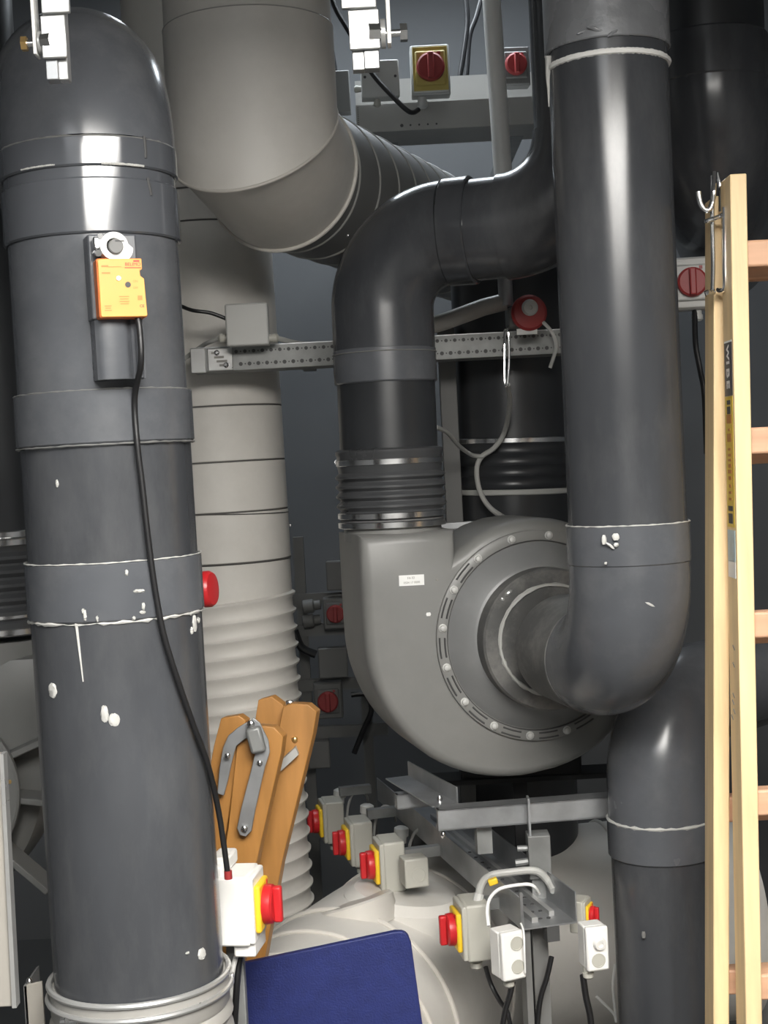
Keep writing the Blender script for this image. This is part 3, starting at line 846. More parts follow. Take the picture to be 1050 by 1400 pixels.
# pale cabinet at the left edge
a = P(3, 1030, 1.98); b = P(24, 1376, 1.98)
t = thing('cover_panel', 'pale grey metal panel with bright folded edge before the ribbed fan', 'panel', V((a.x-.25, 2.0, 0)))
zt, zb = a.z, b.z
bodypoly = [V((a.x, 1.98, zt)), V((b.x-.006, 1.98, zb)), V((b.x-.5, 1.98, zb)), V((b.x-.5, 1.98, zt))]
part('body', MB().prism(bodypoly, (0, .012, 0)), 'cab_paint', t, bevel=.002)
part('edge_fold', MB().prism([V((a.x-.002, 1.974, zt)), V((a.x+.003, 1.974, zt)), V((b.x, 1.974, zb)), V((b.x-.006, 1.974, zb))], (0, .02, 0)), 'zinc_bright', t)  # brighter strip on the fold paints in the edge highlight
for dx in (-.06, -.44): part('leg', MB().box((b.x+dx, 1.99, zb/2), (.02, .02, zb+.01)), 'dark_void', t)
a = P(30, 1345, 2.12); b = P(70, 1408, 2.12)
t = thing('mounting_foot', 'bare galvanised angle foot standing beside the sleeved pipe hose', 'bracket', V(((a.x+b.x)/2, 2.16, 0)))
part('plate', MB().prism([P(32, 1348, 2.12), P(57, 1342, 2.12), V((P(70, 1408, 2.12).x, 2.12, 0)), V((P(36, 1408, 2.12).x, 2.12, 0))], (0, .006, 0)), 'cab_paint', t, bevel=.001)
part('flange', MB().prism([P(32, 1348, 2.12), P(36, 1346, 2.12), V((P(42, 1408, 2.12).x, 2.12, 0)), V((P(36, 1408, 2.12).x, 2.12, 0))], (0, .08, 0)), 'galv_dull', t)
part('bolt', MB().ball(P(40, 1342, 2.13), .005, (1, 1, 1.2)), 'steel', t)

# ------------------------------------------------------------------ rotary isolators
def isolator(M, label, m='iso_grey', red='red', yel='yellow', group=None, glands=((-.02, -1), (.02, -1)), s=1.0, big=1.0, rect=True):
    M = M @ Mx.Scale(s, 4)
    M = M.to_3x3()
    raise NotImplementedError
def isolator(M, label, m='iso_grey', red='red', yel='yellow', group=None, glands=((-.02, -1),), s=1.0):
    t = thing('isolator_switch', label, 'switch', M, group)
    k = s
    part('enclosure', MB().box((0, .012*k, 0), (.085*k, .047*k, .108*k)), m, t, world=False, bevel=.004*k)
    part('cover_plate', MB().box((0, -.0145*k, 0), (.080*k, .010*k, .103*k)), m, t, world=False, bevel=.003*k)
    part('escutcheon', MB().box((0, -.0235*k, 0), (.066*k, .010*k, .074*k)), yel, t, world=False, bevel=.004*k)
    kn = part('knob', MB().lathe([(.030*k, 0), (.031*k, .003*k), (.030*k, .013*k), (.026*k, .016*k), (.001, .016*k)], (0, -.028*k, 0), (0, -1, 0), 32), red, t, world=False)
    part('grip', MB().box((0, -.049*k, 0), (.014*k, .014*k, .056*k)), red, kn, world=False, bevel=.003*k)
    part('marker', MB().box((.019*k, -.0290*k, .030*k), (.007*k, .0012*k, .007*k)), red, t, world=False)
    for (x, sg) in glands:
        part('cable_gland', MB().lathe([(.010*k, -.004), (.010*k, .010*k), (.012*k, .010*k), (.012*k, .020*k), (.007*k, .024*k)], (x*k, .01*k, sg*.054*k), (0, 0, sg), 12), m, t, world=False)
    return t
grp = 'isolators along the low cable channel'
ISO = [(640, 1268, 2.76, -80, 'grey isolator with red knob at the open end of the channel'),
       (527, 1180, 3.14, -78, 'grey isolator with red knob beside the cubic box above beige duct'),
       (486, 1150, 3.52, -78, 'grey isolator with red knob between two others along the channel'),
       (449, 1121, 3.78, -78, 'grey isolator with red knob furthest along the low channel')]
isoM = []
for (x, y, Y, a, l) in ISO:
    M = rotz(P(x, y, Y), a)
    isoM.append(M)
    isolator(M, l, 'iso_grey', glands=((.01, -1),))
# its white sister beside the left pipe
W0 = rotz(P(338, 1236, 2.22), 82)
t = isolator(W0, 'bright white isolator with red and yellow knob beside the sleeved pipe', 'white_plastic', glands=(), s=.98)
part('back_box', MB().box((.01, .045, .012), (.086, .035, .110)), 'white_plastic', t, world=False, bevel=.003)
part('lower_box', MB().box((.004, .000, -.042), (.072, .034, .060)), 'white_plastic', t, world=False, bevel=.003)
part('top_step', MB().box((.012, .036, .066), (.06, .03, .022)), 'white_plastic', t, world=False, bevel=.004)
g = W0.inverted() @ P(312, 1196, 2.105)
part('cable_bush', MB().cyl(g+V((0, .0, -.006)), g+V((0, 0, .006)), .006, seg=12), 'red_dull', t, world=False)
a = P(318, 1250, 2.235)
solo('strut_post', MB().box((a.x, a.y+.01, a.z/2), (.026, .026, a.z)), 'galv_dull', 'slim strut carrying the bright white isolator', 'post', bevel=.002)
cable('isolator_cable', [(330, 1290, 2.215), (322, 1310, 2.21), (316, 1345, 2.20), (312, 1420, 2.2)], .004, 'cable_grey', 'pale cable dropping from the bright white isolator')
cable('isolator_cable', [(334, 1290, 2.225), (328, 1310, 2.225), (324, 1345, 2.22), (320, 1420, 2.22)], .005, 'black', 'black cable dropping from the bright white isolator')
# red knob peeping out behind the left pipe
q = P(277, 806, 2.35)
km = frame(q, (0, 1, 0), (0.06, 0, 1))
t = thing('stop_button', 'red round knob peeping out behind the sleeved pipe', 'knob', frame(q, (.25, .97, 0), (-.05, 0, 1)))
part('cap', MB().lathe([(.026, 0), (.0295, .004), (.0295, .013), (.026, .018), (.012, .020)], (0, 0, 0), V((0, -1, 0)), 32), 'red', t, world=False)
part('stalk', MB().lathe([(.018, 0), (.018, .09)], (0, .09, 0), V((0, -1, 0)), 20), 'yellow', t, world=False)
part('enclosure', MB().box((0, .11, 0), (.07, .05, .07)), 'iso_grey', t, world=False, bevel=.003)
a = t.matrix_world @ V((0, .115, 0))
solo('strut_post', MB().box((a.x, a.y+.012, (a.z-.02)/2), (.03, .026, a.z-.02)), 'galv_dull', 'strut hidden behind the sleeved pipe holding the red knob', 'post', bevel=.002)

# ------------------------------------------------------------------ low cable channel
na, nb = P(752, 1266, 2.66), P(545, 1112, 3.75)
nb.z = na.z
cd_ = (nb-na).normalized()
side = V((cd_.y, -cd_.x, 0))
CM = frame(na, side, (0, 0, 1))
cl_ = (nb-na).length
t = thing('cable_channel', 'galvanised open cable channel running back under the grey fan', 'cable channel', CM)
part('channel_floor', MB().box((0, cl_/2, 0), (.105, cl_, .003)), 'galv', t, world=False)
part('channel_side', MB().box((-.0525, cl_/2, .028), (.0025, cl_, .058)), 'galv', t, world=False)
part('channel_side', MB().box((.0525, cl_/2, .028), (.0025, cl_, .058)), 'galv', t, world=False)
part('divider', MB().box((-.020, cl_/2-.1, .006), (.012, cl_-.25, .010)), 'zinc_bright', t, world=False)
part('divider', MB().box((.022, cl_/2-.1, .006), (.010, cl_-.3, .010)), 'zinc_bright', t, world=False)
part('end_lip', MB().box((-.0525, .002, .030), (.005, .004, .075)), 'galv', t, world=False)
mb = MB()
for i in range(12):
    for x in (-.004, .012): mb.cyl((x, .04+i*.045, .0014), (x, .04+i*.045, .0030), .004, seg=8)
o = part('perforations', mb, 'ink', t, world=False); o['kind'] = 'stuff'
part('leg', MB().box((-.040, .03, -na.z/2), (.012, .03, na.z)), 'rack_dim', t, world=False)
part('leg', MB().box((.0, .06, -na.z/2), (.03, .004, na.z)), 'rack_dim', t, world=False)
part('leg', MB().box((0, cl_-.2, -na.z/2), (.04, .04, na.z)), 'galv_dull', t, world=False)
part('saddle', MB().box((.006, .012, -.016), (.024, .024, .028)), 'ink', t, world=False)
for i, M in enumerate(isoM):
    loc = CM.inverted() @ M.translation
    part('switch_bracket', MB().box(((loc.x+.035-.0525)/2, loc.y+.01, .012), (abs(loc.x+.035+.0525), .022, .022)), 'galv_dull', t, world=False)
jz = rotz(P(694, 1302, 2.62), 24)
jbox(jz, .047, .05, .088, 'pale junction box with two round knockouts by the channel mouth', 'white_plastic', knock=((.006, .022, .013), (.006, -.020, .013)), gland=[(0, -.044, (0, 0, -1))])
jz = rotz(P(811, 1292, 2.62), 12)
t = jbox(jz, .042, .05, .080, 'pale junction box with a cable boss on the channel flank', 'white_plastic', knock=((.0, -.02, .013),), gland=[(-.012, -.040, (0, 0, -1))])
part('boss', MB().lathe([(.012, 0), (.012, .006), (.010, .010), (.005, .010), (.0045, .006)], (.002, -.024, .012), (.1, -1, -.2), 20), 'white_plastic', t, world=False)
M = rotz(P(797, 1250, 2.74), 66)
isolator(M, 'isolator with red knob behind the boss box on the channel flank', 'iso_grey', 'red', 'yellow', s=.56, glands=())
M = rotz(P(566, 1190, 3.06), 14)
jbox(M, .052, .05, .062, 'grey cubic junction box under the channel above the beige duct', 'iso_grey', knock=((.004, -.004, .016),))
# hanging cables
g2 = 'black cables hanging below the cable channel'
cable('hanging_cable', [(664, 1322, 2.74), (671, 1345, 2.74), (683, 1368, 2.72), (694, 1385, 2.70), (700, 1420, 2.70)], .0045, 'black', 'black cable slanting down from the isolator at the channel mouth')
cable('hanging_cable', [(701, 1342, 2.62), (697, 1360, 2.62), (690, 1385, 2.62), (684, 1425, 2.62)], .0055, 'black', 'black cable hanging from the box with two knockouts')
cable('hanging_cable', [(754, 1308, 2.68), (748, 1335, 2.68), (738, 1370, 2.68), (733, 1425, 2.68)], .005, 'black', 'black cable hanging from the middle of the channel mouth')
cable('hanging_cable', [(797, 1333, 2.62), (801, 1362, 2.62), (807, 1390, 2.62), (810, 1425, 2.62)], .006, 'black', 'black cable hanging from the box with a cable boss')
cable('thick_lead', [(653, 1232, 2.76), (658, 1210, 2.78), (671, 1197, 2.80), (694, 1193, 2.80), (722, 1190, 2.80), (738, 1193, 2.80), (750, 1206, 2.80), (757, 1218, 2.78)], .0075, 'cable_grey', 'thick pale cable arching over the channel mouth')
cable('thin_lead', [(668, 1266, 2.64), (666, 1245, 2.66), (670, 1228, 2.68), (682, 1216, 2.70), (700, 1211, 2.70), (722, 1209, 2.70), (731, 1213, 2.70), (737, 1222, 2.72)], .0032, 'label_white', 'thin white wire arching over the channel mouth')
cable('thin_lead', [(712, 1262, 2.60), (716, 1275, 2.60), (717, 1300, 2.59), (718, 1330, 2.60)], .0018, 'label_white', 'thin white wire running down the box with two knockouts')
cable('thin_lead', [(815, 1362, 3.2), (838, 1385, 3.2), (842, 1396, 3.2), (838, 1350, 3.2), (841, 1318, 3.2)], .003, 'label_white', 'thin white wire in front of the low beige duct')
q = P(674, 1205, 2.77)
solo('cable_marker', MB().box(q, (.018, .014, .012), Mx.Rotation(-.3, 3, 'Y')), 'yellow', 'small yellow cable tag clipped under the thick pale cable', 'tag', bevel=.002)
q = P(661, 1232, 2.755)
solo('cable_gland', MB().cyl(P(652, 1237, 2.755), P(655, 1222, 2.76), .010, seg=10), 'box_grey', 'pale gland on top of the isolator at the channel mouth', 'gland')
for i, (x, y, Y) in enumerate(((548, 1146, 3.35), (501, 1114, 3.58), (464, 1092, 3.82))):
    l = ('beside the cubic box', 'in the middle of the isolator row', 'furthest along the channel')[i]
    cable('thin_lead', [(x+10, y+30, Y), (x+12, y+10, Y), (x+18, y-6, Y), (x+26, y-12, Y), (x+36, y-6, Y), (x+40, y+8, Y+.05)], .0035, 'cable_grey', 'pale thin wire loop '+l)
    solo('cable_gland', MB().lathe([(.013, 0), (.013, .015), (.017, .016), (.017, .034), (.010, .038)], P(x, y+6, Y), (0.1, 0, 1), 12), 'box_grey', 'pale cable gland standing '+l, 'gland')

# ------------------------------------------------------------------ galvanised rails under the fan
def bar(name, px0, px1, Y0_, Y1_, w_, h_, m, label, cat='rail', lip=True):
    a, b = P(*px0, Y0_), P(*px1, Y1_)
    M = frame((a+b)/2, b-a, (0, 0, 1)); l = (b-a).length
    t = thing(name, label, cat, M)
    part('web', MB().box((0, -w_/2+.0015, 0), (l, .003, h_)), m, t, world=False)
    part('flange', MB().box((0, 0, h_/2-.0015), (l, w_, .003)), m, t, world=False)
    part('flange', MB().box((0, 0, -h_/2+.0015), (l, w_, .003)), m, t, world=False)
    part('end_lip', MB().box((-l/2+.002, -w_/2+.012, 0), (.004, .02, h_)), m, t, world=False)
    return t
t = bar('support_rail', (597, 1121), (850, 1096), 2.86, 2.90, .045, .041, 'galv', 'long galvanised rail running crosswise under the grey fan')
part('bolt', MB().ball(t.matrix_world.inverted() @ P(606, 1141, 2.85), .006, (1, 1, 1.3)), 'steel', t, world=False)
for x in (660,):
    part('post', MB().box(t.matrix_world.inverted() @ P(661, 1146, 2.89), (.030, .03, .055)), 'galv_dull', t, world=False)
lg = (na.z)
q = P(735, 1168, 2.84)
t2 = thing('channel_bracket', 'dull grey bracket block standing on the cable channel', 'bracket', V((q.x, q.y, na.z)))
part('block', MB().box((q.x+.002, q.y, q.z), (.044, .05, .085)), 'galv_dull', t2, bevel=.002)
part('bolt', MB().cyl(q+V((-.045, -.01, -.012)), q+V((-.02, -.01, -.010)), .007, seg=8), 'galv_dull', t2)
part('bolt', MB().cyl(q+V((-.040, -.01, .016)), q+V((-.02, -.01, .016)), .006, seg=8), 'galv_dull', t2)
part('strap', MB().box((q.x-.014, q.y-.005, q.z+.075), (.004, .03, .08)), 'galv', t2)
part('foot', MB().box((q.x, q.y, (q.z-.04+na.z)/2), (.03, .03, q.z-.04-na.z+.01)), 'galv_dull', t2)
# angle feet under the left of the fan
a, b = P(543, 1058, 3.20), P(608, 1090, 2.92)
M = frame((a+b)/2, b-a, (0, 0, 1)); l = (b-a).length
t = thing('support_angle', 'short galvanised angle poking out under the fan body', 'bracket', M)
part('flange', MB().box((0, 0, -.012), (l, .055, .003)), 'galv', t, world=False)
part('web', MB().box((0, .027, .004), (l, .003, .034)), 'galv', t, world=False)
part('bolt', MB().lathe([(.006, 0), (.006, .006), (.003, .012)], (l/2-.03, 0, -.010), (0, 0, 1), 10), 'steel', t, world=False)
bar('support_rail', (541, 1096), (600, 1088), 3.08, 3.10, .03, .032, 'galv', 'stubby galvanised rail end below the support angle')
fb = FM @ V((-.02, 0.02, -.27))
t = thing('fan_stand', 'steel stand carrying the grey fan, shade put into its black', 'stand', V((fb.x, fb.y, 0)))  # near-black colour stands in for the shade under the fan
zz = P(700, 1075, 3.05).z
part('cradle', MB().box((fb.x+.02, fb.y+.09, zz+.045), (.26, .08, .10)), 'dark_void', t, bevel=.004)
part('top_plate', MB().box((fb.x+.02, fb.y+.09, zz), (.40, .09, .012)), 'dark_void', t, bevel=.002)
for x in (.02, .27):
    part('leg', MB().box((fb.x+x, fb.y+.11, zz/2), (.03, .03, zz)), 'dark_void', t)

# ------------------------------------------------------------------ lower right dark pipe with elbow
QA, QB = P(904, 1130, 2.80), P(914, 1350, 2.80)
QU = (QA-QB).normalized()
def Qp(py): return on(QA, QB, py, .0985)
Qr = .0985
t = thing('pvc_pipe', 'dark grey pipe rising to an elbow behind the wooden ladder', 'pipe', V((QB.x, QB.y, 0)))
z0 = QB-QU*(QB.z/QU.z)
part('pipe_section', MB().cyl(z0, Qp(1160), Qr, seg=56), 'pvc', t)
part('sleeve', MB().cyl(Qp(1186), Qp(1134), Qr+.005, seg=56, bev=.003), 'pvc_sleeve', t)
part('glue_bead', MB().ring_tube(Qp(1134), QU, Qr+.003, .003, 64, 6, wob=.5), 'cable_grey', t)
bd = V((.70, .71, 0)); bd = (bd-QU*bd.dot(QU)).normalized()
el = arc(Qp(1085), QU, bd, .15, 18)
part('elbow', MB().sweep([Qp(1137)]+el+[el[-1]+bd*.7], Qr+.002, 56), 'pvc_sleeve', t)
for (x, y, a, b) in ((934, 1304, .004, .006), (880, 1278, .004, .009)):
    q = P(x, y, 2.80-math.sqrt(Qr**2-((x-912)*2.8/F)**2))
    part('paint_fleck', MB().ball(q, 1, (a, .0015, b), 8), 'cable_grey' if x > 900 else 'cable_dim', t)

# upper right dark pipe
UA, UB = P(968, 20, 3.05), P(975, 220, 3.05)
UU = (UA-UB).normalized()
def Up(py): return on(UA, UB, py, .112)
t = thing('pvc_pipe', 'large dark pipe with bend high up behind the wooden ladder', 'pipe', V((UB.x, UB.y, UB.z-.2)))
Ur = .112
part('pipe_section', MB().cyl(Up(75), Up(75)+UU*((ZC-Up(75).z)/UU.z), Ur, seg=56), 'pvc_dark', t)
part('sleeve', MB().cyl(Up(100), Up(32), Ur+.006, seg=56, bev=.004), 'pvc', t)
bd = V((.25, .97, 0)); bd = (bd-UU*bd.dot(UU)).normalized()
el = arc(Up(95), -UU, bd, .22, 18)
part('elbow', MB().sweep(el+[el[-1]+bd*.9], Ur+.003, 56), 'pvc', t)

# ------------------------------------------------------------------ wooden ladder
LYd = 2.30
def stile(px_top, px_bot, yt, Yd, wd, dp, m='wood', zmin=0.0):
    a = P(px_top, yt, Yd); b = P(px_bot, 1380, Yd)
    u = (a-b).normalized()
    bt = b-u*((b.z-zmin)/u.z)
    poly = [V((0, 0, 0)), V((wd, 0, 0)), V((wd, dp, 0)), V((0, dp, 0))]
    return a, bt, u, MB().rings([[bt+p for p in poly], [a+p for p in poly]])
t = thing('ladder', 'pale wooden ladder leaning upright with stickers on its narrow side', 'ladder', V((.63, 2.33, 0)))
fa, fbm, fu, mb = stile(998, 1019.5, 238, 2.30, .0262, .066)
part('stile', mb, 'wood', t, bevel=.002)
lad = t
rw = .36
a2, b2, u2, mb = stile(998, 1019.5, 238, 2.30, .0262, .066)
for v in mb.v: v.x += rw
part('stile', mb, 'wood', t, bevel=.002)
def fp(py): return on(fbm, fa, py)
for py in (346, 604, 858, 1103, 1357):
    c = fp(py)
    part('rung', MB().box((c.x+rw/2+.013, c.y+.033, c.z), (rw-.02, .034, .042)), 'rung_wood', t, bevel=.004)
# stickers on the left face of the front stile
SM = frame((0, 0, 0), (0, -1, 0), fu)   # x runs toward the camera, z up the stile, faces -X
def sticker(y0_, y1_, m, name, d0=.010, d1=.058, lift=.0006):
    a_, b_ = fp(y0_), fp(y1_)
    poly = [a_+V((-lift, d0, 0)), a_+V((-lift, d1, 0)), b_+V((-lift, d1, 0)), b_+V((-lift, d0, 0))]
    return part(name, MB().prism(poly, (lift+.0004, 0, 0)), m, t)
s1 = sticker(466, 540, 'sticker_navy', 'sticker')
s1['label'] = 'dark sticker with white lettering'
sticker(463.5, 466, 'label_white', 'sticker_edge')
s2 = sticker(541, 722, 'sticker_yellow', 'sticker'); s2['label'] = 'yellow warning sticker'
s3 = sticker(726, 770, 'sticker_blue', 'sticker'); s3['label'] = 'pale blue sticker'
s4 = sticker(768, 792, 'label_white', 'sticker')
# WIBE lettering, reading downwards on the left face
for ch, py in (('W', 480), ('I', 494), ('B', 508), ('E', 524)):
    c = fp(py)+V((-.0012, .034, 0))
    # face normal -X; letter up axis points toward -Y, reading direction runs down
    Mt = Mx(((0, 1, 0, c.x), (0, 0, -1, c.y), (-1, 0, 0, c.z), (0, 0, 0, 1)))
    q = text_mesh(ch, .022 if ch == 'W' else .027, s1, Mx.Identity(4), 'label_white')
    q.data.transform(Mt)
    q.data.transform(INV[t.name])
for py, h_, w_ in ((549, .007, .022), (560, .012, .022), (572, .014, .030), (587, .004, .014), (598, .013, .026), (614, .004, .02), (622, .004, .02), (629, .004, .02), (637, .006, .02), (645, .006, .024), (654, .006, .02), (665, .005, .012), (674, .004, .018), (683, .004, .018), (696, .008, .028), (710, .016, .026)):
    c = fp(py)
    part('print_mark', MB().box(c+V((-.0009, .034, 0)), (.0006, w_, h_)), 'ink' if py in (549, 560, 696, 710) else 'ink_brown', s2)
for py, dy in ((889, .02), (913, .022), (956, .026), (966, .03), (978, .024), (988, .038)):
    c = fp(py)
    part('pencil_mark', MB().box(c+V((-.0006, dy+.012, 0)), (.0008, .012, .0025), Mx.Rotation(.5, 3, 'X')), 'ink_soft', t)
# second section behind
t2 = thing('ladder', 'second wooden ladder section with chrome hooks nested behind the stickered one', 'ladder', V((.60, 2.40, 0)))
ka, kb, ku, mb = stile(976, 975.5, 268, 2.385, .0262, .066)
part('stile', mb, 'wood', t2, bevel=.002)
_, _, _, mb = stile(976, 975.5, 268, 2.385, .0262, .066)
for v in mb.v: v.x += rw
part('stile', mb, 'wood', t2, bevel=.002)
def kp(py): return on(kb, ka, py)
for py in (366, 620, 868, 1112, 1350):
    c = kp(py)
    part('rung', MB().box((c.x+rw/2+.013, c.y+.033, c.z), (rw-.02, .034, .042)), 'rung_wood', t2, bevel=.004)
# chrome hook plates
def hk(pts, r, Yd, name='hook', m='chrome'):
    return part(name, MB().sweep(smooth([P(x, y, Y-.02) for x, y, Y in pts], 8), r*1.25, 10), m, t2)
hk([(955, 262, 2.36), (957, 276, 2.36), (963, 286, 2.36), (970, 286, 2.36), (974, 276, 2.36), (976, 258, 2.36), (977, 236, 2.37)], .0035, 2.36)
hk([(980, 236, 2.40), (985, 260, 2.40), (986, 290, 2.39)], .0030, 2.38)
hk([(991, 283, 2.355), (991, 320, 2.36), (991, 360, 2.36), (991, 392, 2.36), (986, 397, 2.37), (982, 396, 2.38)], .0032, 2.36)
hk([(974, 240, 2.37), (974, 300, 2.372), (975, 360, 2.372), (974, 400, 2.372)], .0028, 2.37)
hk([(964, 303, 2.37), (970, 301, 2.365), (984, 296, 2.365), (989, 293, 2.36)], .003, 2.36, 'hook_bar')
hk([(964, 402, 2.37), (969, 400, 2.37), (976, 399, 2.375)], .004, 2.36, 'hook_bar')

# isolator on the wall strut behind ladder
M = rotz(P(944, 388, 3.12), -6)
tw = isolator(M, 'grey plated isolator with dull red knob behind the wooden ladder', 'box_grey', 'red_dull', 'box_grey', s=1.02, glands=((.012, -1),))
a = P(944, 470, 3.16)
a = P(944, 385, 3.16)
part('wall_arm', MB().box((a.x, (a.y-.01+Y1)/2, a.z), (.04, Y1-a.y+.01, .04)), 'rack_dim', tw, bevel=.002)
cable('isolator_cable', [(950, 425, 3.125), (951, 470, 3.10), (957, 505, 3.09), (963, 540, 3.08), (966, 620, 3.1)], .006, 'black', 'black cable dropping from the plated isolator behind the ladder')

# ------------------------------------------------------------------ brown step ladder
t = thing('step_ladder', 'folded varnished brown step ladder with steel hinge behind the dark pipe', 'step ladder', V((P(340, 1300, 2.5).x, 2.55, 0)))
def plank(px, Yt, Yb, th, name='stile', m='brown_wood'):
    # px outline in photo pixels; depth runs from Yt at the top row to Yb at the bottom row
    ys_ = [p[1] for p in px]; y0_, y1_ = min(ys_), max(ys_)
    poly = [P(x, y, Yt+(Yb-Yt)*(y-y0_)/(y1_-y0_)) for x, y in px]
    return part(name, MB().prism(poly, (0.006, th, 0)), m, t, bevel=.0015)
plank([(353, 957), (371, 952), (387, 964), (392, 973), (345, 1330), (310, 1420), (266, 1420), (300, 1290)], 2.60, 2.56, .022)
plank([(387, 966), (398, 962), (421, 963), (433, 973), (428, 1004), (385, 1180), (362, 1310), (340, 1420), (296, 1420), (330, 1290), (352, 1150)], 2.57, 2.53, .022)
plank([(302, 982), (326, 978), (336, 985), (322, 1060), (300, 1190), (270, 1420), (226, 1420), (262, 1190), (292, 1020)], 2.48, 2.46, .022)
plank([(326, 1000), (352, 992), (374, 994), (387, 1007), (384, 1030), (348, 1190), (318, 1420), (270, 1420), (296, 1240), (312, 1130)], 2.47, 2.45, .022)
def strap_(px, Yd, name='hinge_arm'):
    return part(name, MB().prism([P(x, y, Yd) for x, y in px], (0, .005, 0)), 'galv', t, bevel=.001)
h1 = strap_([(297, 1085), (300, 1050), (305, 1022), (312, 1006), (325, 995), (340, 986), (348, 994), (346, 1006), (334, 1011), (323, 1020), (317, 1042), (312, 1066), (306, 1088)], 2.455)
h2 = strap_([(324, 1132), (330, 1104), (345, 1046), (349, 1028), (347, 1012), (340, 990), (346, 981), (355, 988), (367, 1012), (369, 1028), (362, 1050), (349, 1108), (344, 1136), (336, 1144), (328, 1142)], 2.445)
part('hinge_block', MB().box(P(350, 1011, 2.44), (.026, .022, .044), Mx.Rotation(-.2, 3, 'Y')), 'galv_dull', t, bevel=.005)
for (x, y, r) in ((343, 990, .007), (311, 1033, .005), (355, 1043, .005), (334, 1133, .006)):
    part('rivet', MB().ball(P(x, y, 2.442), r, (1, .7, 1), 12), 'steel', h2)
for (x, y) in ((403, 1011), (386, 1091)):
    part('bolt', MB().ball(P(x, y, 2.565), .006, (1, .8, 1), 12), 'brass', t)
part('bolt', MB().ball(P(396, 961, 2.60), .006, (1.4, .8, 1), 12), 'steel', t)
part('spacer', MB().prism([P(380, 1044, 2.545), P(404, 1022, 2.545), P(408, 1032, 2.545), P(382, 1056, 2.545)], (0, .03, 0)), 'cable_grey', t)

# ------------------------------------------------------------------ blue board
cx, cy = 548, 1286
poly = [(300, 1324.5), (540, 1274)]
for i in range(7):
    a = R_(-98+i*15)
    poly.append((547+13*cos(a), 1287+13*sin(a)))
poly += [(562, 1290), (580, 1420)]
pts_ = [P(x, y, 2.40) for x, y in poly]
ur = (pts_[-1]-pts_[-2]).normalized()
pts_ = pts_[:-1]
e = pts_[-1]+ur*.55
e = pts_[-1]+ur*((pts_[-1].z-.01)/-ur.z)
pts_.append(e)
lft = (pts_[1]-pts_[0]).normalized()
pts_.append(e-lft*((e.x-pts_[0].x)/lft.x)*.98+V((0, 0, max(0, .01-(e-lft*((e.x-pts_[0].x)/lft.x)*.98).z))))
t = solo('board', MB().prism(pts_, (0, .014, 0)), 'blue_board', 'deep blue board with rounded corner standing before the beige duct', 'board', bevel=.002)

# ------------------------------------------------------------------ hangers from the ceiling
def hanger(px, Yd, flip, label, k=1.0):
    c = P(*px, Yd)                       # lower end of the channel
    t = thing('channel_hanger', label, 'hanger', c)
    s = -1 if flip else 1
    def bx(dx, dz0, dz1, w_, dy, d_, m, name, par=None):
        return part(name, MB().box((c.x+dx*k, c.y+dy, c.z+(dz0+dz1)/2), (w_*k, d_, dz1-dz0)), m, par or t, bevel=.0012)
    bx(0, 0, ZC-c.z, .015, .010, .022, 'galv', 'channel_web')
    bx(s*.013, 0, ZC-c.z, .012, .012, .020, 'zinc_bright', 'channel_flange')
    bx(s*.006, .024, .075, .030, -.006, .006, 'zinc_bright', 'joint_plate')
    bx(s*.010, .078, .14, .034, -.004, .008, 'zinc_bright', 'joint_plate')
    arm = part('drop_arm', MB().prism([c+V((k*s*-.020, -.008, .030)), c+V((k*s*-.016, -.008, .030)), c+V((k*s*-.018, -.008, ZC-c.z)), c+V((k*s*-.024, -.008, ZC-c.z))], (0, .026, 0)), 'white_plastic', t, bevel=.001)
    part('washer', MB().cyl(c+V((k*s*-.0145, .004, .046)), c+V((k*s*-.010, .004, .046)), .014*k, seg=20), 'zinc_bright', t)
    part('bolt', MB().cyl(c+V((k*s*-.036, .004, .046)), c+V((k*s*-.002, .004, .046)), .0050, seg=12), 'steel', t)
    part('bolt_head', MB().cyl(c+V((k*s*-.036, .004, .046)), c+V((k*s*-.029, .004, .046)), .009*k, seg=6), 'brass' if not flip else 'steel', t)
    part('nut', MB().cyl(c+V((k*s*-.010, -.004, .046)), c+V((k*s*.002, -.006, .046)), .0085*k, seg=6), 'chrome', t)
    return t
hanger((72, 109, ), 1.80, False, 'bright zinc hanger with bolted arm before the sleeved pipe bend')
hanger((509, 94), 1.95, True, 'bright zinc hanger with bolted arm beside the large beige elbow', 1.35)

# ------------------------------------------------------------------ upper back tray and switches
a, b = P(487, 160, 4.25), P(760, 152, 4.25)
M = frame((a+b)/2, b-a, (0, 0, 1)); l = (b-a).length
t = thing('wall_tray', 'grey wall tray carrying a yellow isolator high behind the beige elbow', 'cable tray', M)
part('face', MB().box((0, 0, 0), (l, .003, .078)), 'duct_grey', t, world=False)
part('bottom', MB().box((0, .10, -.038), (l, .2, .003)), 'duct_grey', t, world=False)
part('back', MB().box((0, .2, .06), (l, .003, .2)), 'duct_grey', t, world=False)
part('arm', MB().box((-l/2+.1, .6, -.02), (.04, .9, .04)), 'galv_dull', t, world=False)
part('arm', MB().box((l/2-.1, .6, -.02), (.04, .9, .04)), 'galv_dull', t, world=False)
mb = MB()
for i in range(5): mb.cyl((-l/2+.13+i*.025, -.001, -.025), (-l/2+.13+i*.025, -.0025, -.025), .005 if i == 0 else .003, seg=8)
for i in range(12): mb.cyl((-l/2+.006, -.001, -.034+i*.006), (-l/2+.006, -.0025, -.034+i*.006), .0018, seg=6)
o = part('perforations', mb, 'ink', t, world=False); o['kind'] = 'stuff'
M = rotz(P(588, 97, 4.20), 0)
t = isolator(M, 'isolator with yellow plate and red knob on the high wall tray', 'box_grey', 'red_dull', 'yellow_hazed', s=1.3, glands=((-.02, -1),))  # knob and plate colours muted to stand in for haze
t.name = 'isolator_switch'
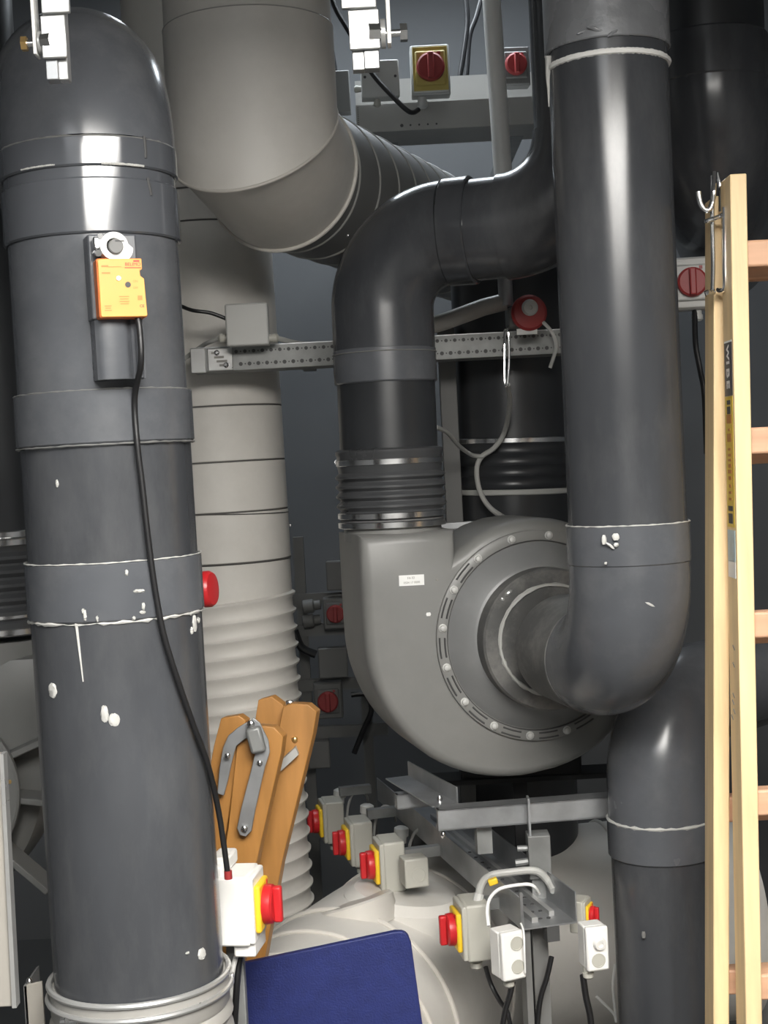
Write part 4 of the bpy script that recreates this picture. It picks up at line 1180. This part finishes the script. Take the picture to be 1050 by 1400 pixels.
part('yellow_plate', MB().box((0, -.0225, 0), (.100, .008, .125)), 'yellow_hazed', t, world=False, bevel=.003)
M = rotz(P(703, 92, 4.35), 4)
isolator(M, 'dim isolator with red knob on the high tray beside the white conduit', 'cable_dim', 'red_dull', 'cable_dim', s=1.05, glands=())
M = rotz(P(519, 111, 4.20), 3)
t = jbox(M, .108, .06, .105, 'grey junction box on the high wall tray beside the yellow isolator', 'box_grey', gland=[(-.054, -.02, (-1, 0, 0)), (-.01, -.052, (0, 0, -1))])
for x, z in ((-.043, .005), (.043, .005)):
    part('lid_screw', MB().cyl((x, -.032, z), (x, -.028, z), .004, seg=8), 'ink', t, world=False)
q = P(460, 128, 4.3)
solo('terminal_box', MB().box(q, (.08, .05, .12)), 'cable_dim', 'dark terminal box beside the high grey junction box', 'box', bevel=.003)
a = P(462, 100, 4.34)
cable('drop_cable', [(438, -40, 4.3), (443, 20, 4.3), (452, 60, 4.29), (459, 102, 4.29)], .007, 'black', 'black cable dropping straight into the dark terminal box')
cable('drop_cable', [(440, -40, 4.15), (458, 10, 4.15), (478, 45, 4.15), (505, 95, 4.14), (535, 130, 4.14), (560, 153, 4.15), (572, 150, 4.18)], .007, 'black', 'black cable slanting down across the high grey junction box')
cable('drop_cable', [(632, -40, 4.5), (639, 20, 4.5), (636, 60, 4.5), (628, 110, 4.5), (624, 140, 4.5)], .008, 'black', 'dark cable hanging between the yellow isolator and white conduit')
cable('drop_cable', [(665, -30, 4.6), (652, 20, 4.6), (642, 50, 4.6), (638, 100, 4.6), (632, 140, 4.6)], .008, 'black', 'dark cable bending toward the white conduit above the high tray')
solo('conduit_pipe', MB().cyl(P(694, 330, 3.75), P(694, 330, 3.75)+(P(672, 0, 3.75)-P(694, 330, 3.75))*1.9, .0235, seg=24), 'white_plastic', 'slim white conduit running straight down behind the dark elbow', 'conduit')

# ------------------------------------------------------------------ switch rack in the gap behind the fan, dimness put into its greys
ra = P(432, 780, 4.2)
x_ = P(455, 900, 4.25)
t = thing('switch_rack', 'dim steel rack of uprights standing behind the grey fan', 'rack', V((x_.x, 4.3, 0)))
for dx in (-.085, .09):
    part('upright', MB().box((x_.x+dx, 4.30, .72), (.03, .03, 1.44)), 'rack_dim', t)
for py in (818, 860, 935, 1000):
    z = P(450, py, 4.28).z
    part('crossbar', MB().box((x_.x, 4.28, z), (.30, .02, .035)), 'rack_dim', t)
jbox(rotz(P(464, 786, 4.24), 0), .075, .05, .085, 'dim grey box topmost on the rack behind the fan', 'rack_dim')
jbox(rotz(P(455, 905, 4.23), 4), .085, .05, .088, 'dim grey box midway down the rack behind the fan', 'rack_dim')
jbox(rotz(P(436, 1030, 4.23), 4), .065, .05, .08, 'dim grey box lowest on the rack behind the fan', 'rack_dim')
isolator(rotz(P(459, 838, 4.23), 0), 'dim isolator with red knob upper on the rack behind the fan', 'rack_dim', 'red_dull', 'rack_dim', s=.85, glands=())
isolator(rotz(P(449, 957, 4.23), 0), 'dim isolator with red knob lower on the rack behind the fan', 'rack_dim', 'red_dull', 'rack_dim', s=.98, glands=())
for (x, y, l) in ((428, 828, 'upper'), (428, 848, 'lower')):
    q = P(x, y, 4.25)
    solo('cable_gland', MB().lathe([(.012, -.03), (.02, -.028), (.02, .0), (.014, .004), (.014, .022)], q, (1, 0, .1), 14), 'cable_dim', l+' dark cable gland on the rack behind the fan', 'gland')
cable('rack_cable', [(402, 862, 4.2), (412, 885, 4.2), (432, 895, 4.2)], .012, 'black', 'black cable entering the middle box of the rack')
cable('rack_cable', [(480, 950, 4.2), (500, 950, 4.2), (508, 970, 4.2), (496, 1000, 4.2), (484, 1030, 4.2)], .008, 'black', 'black cable looping beside the lower rack isolator')
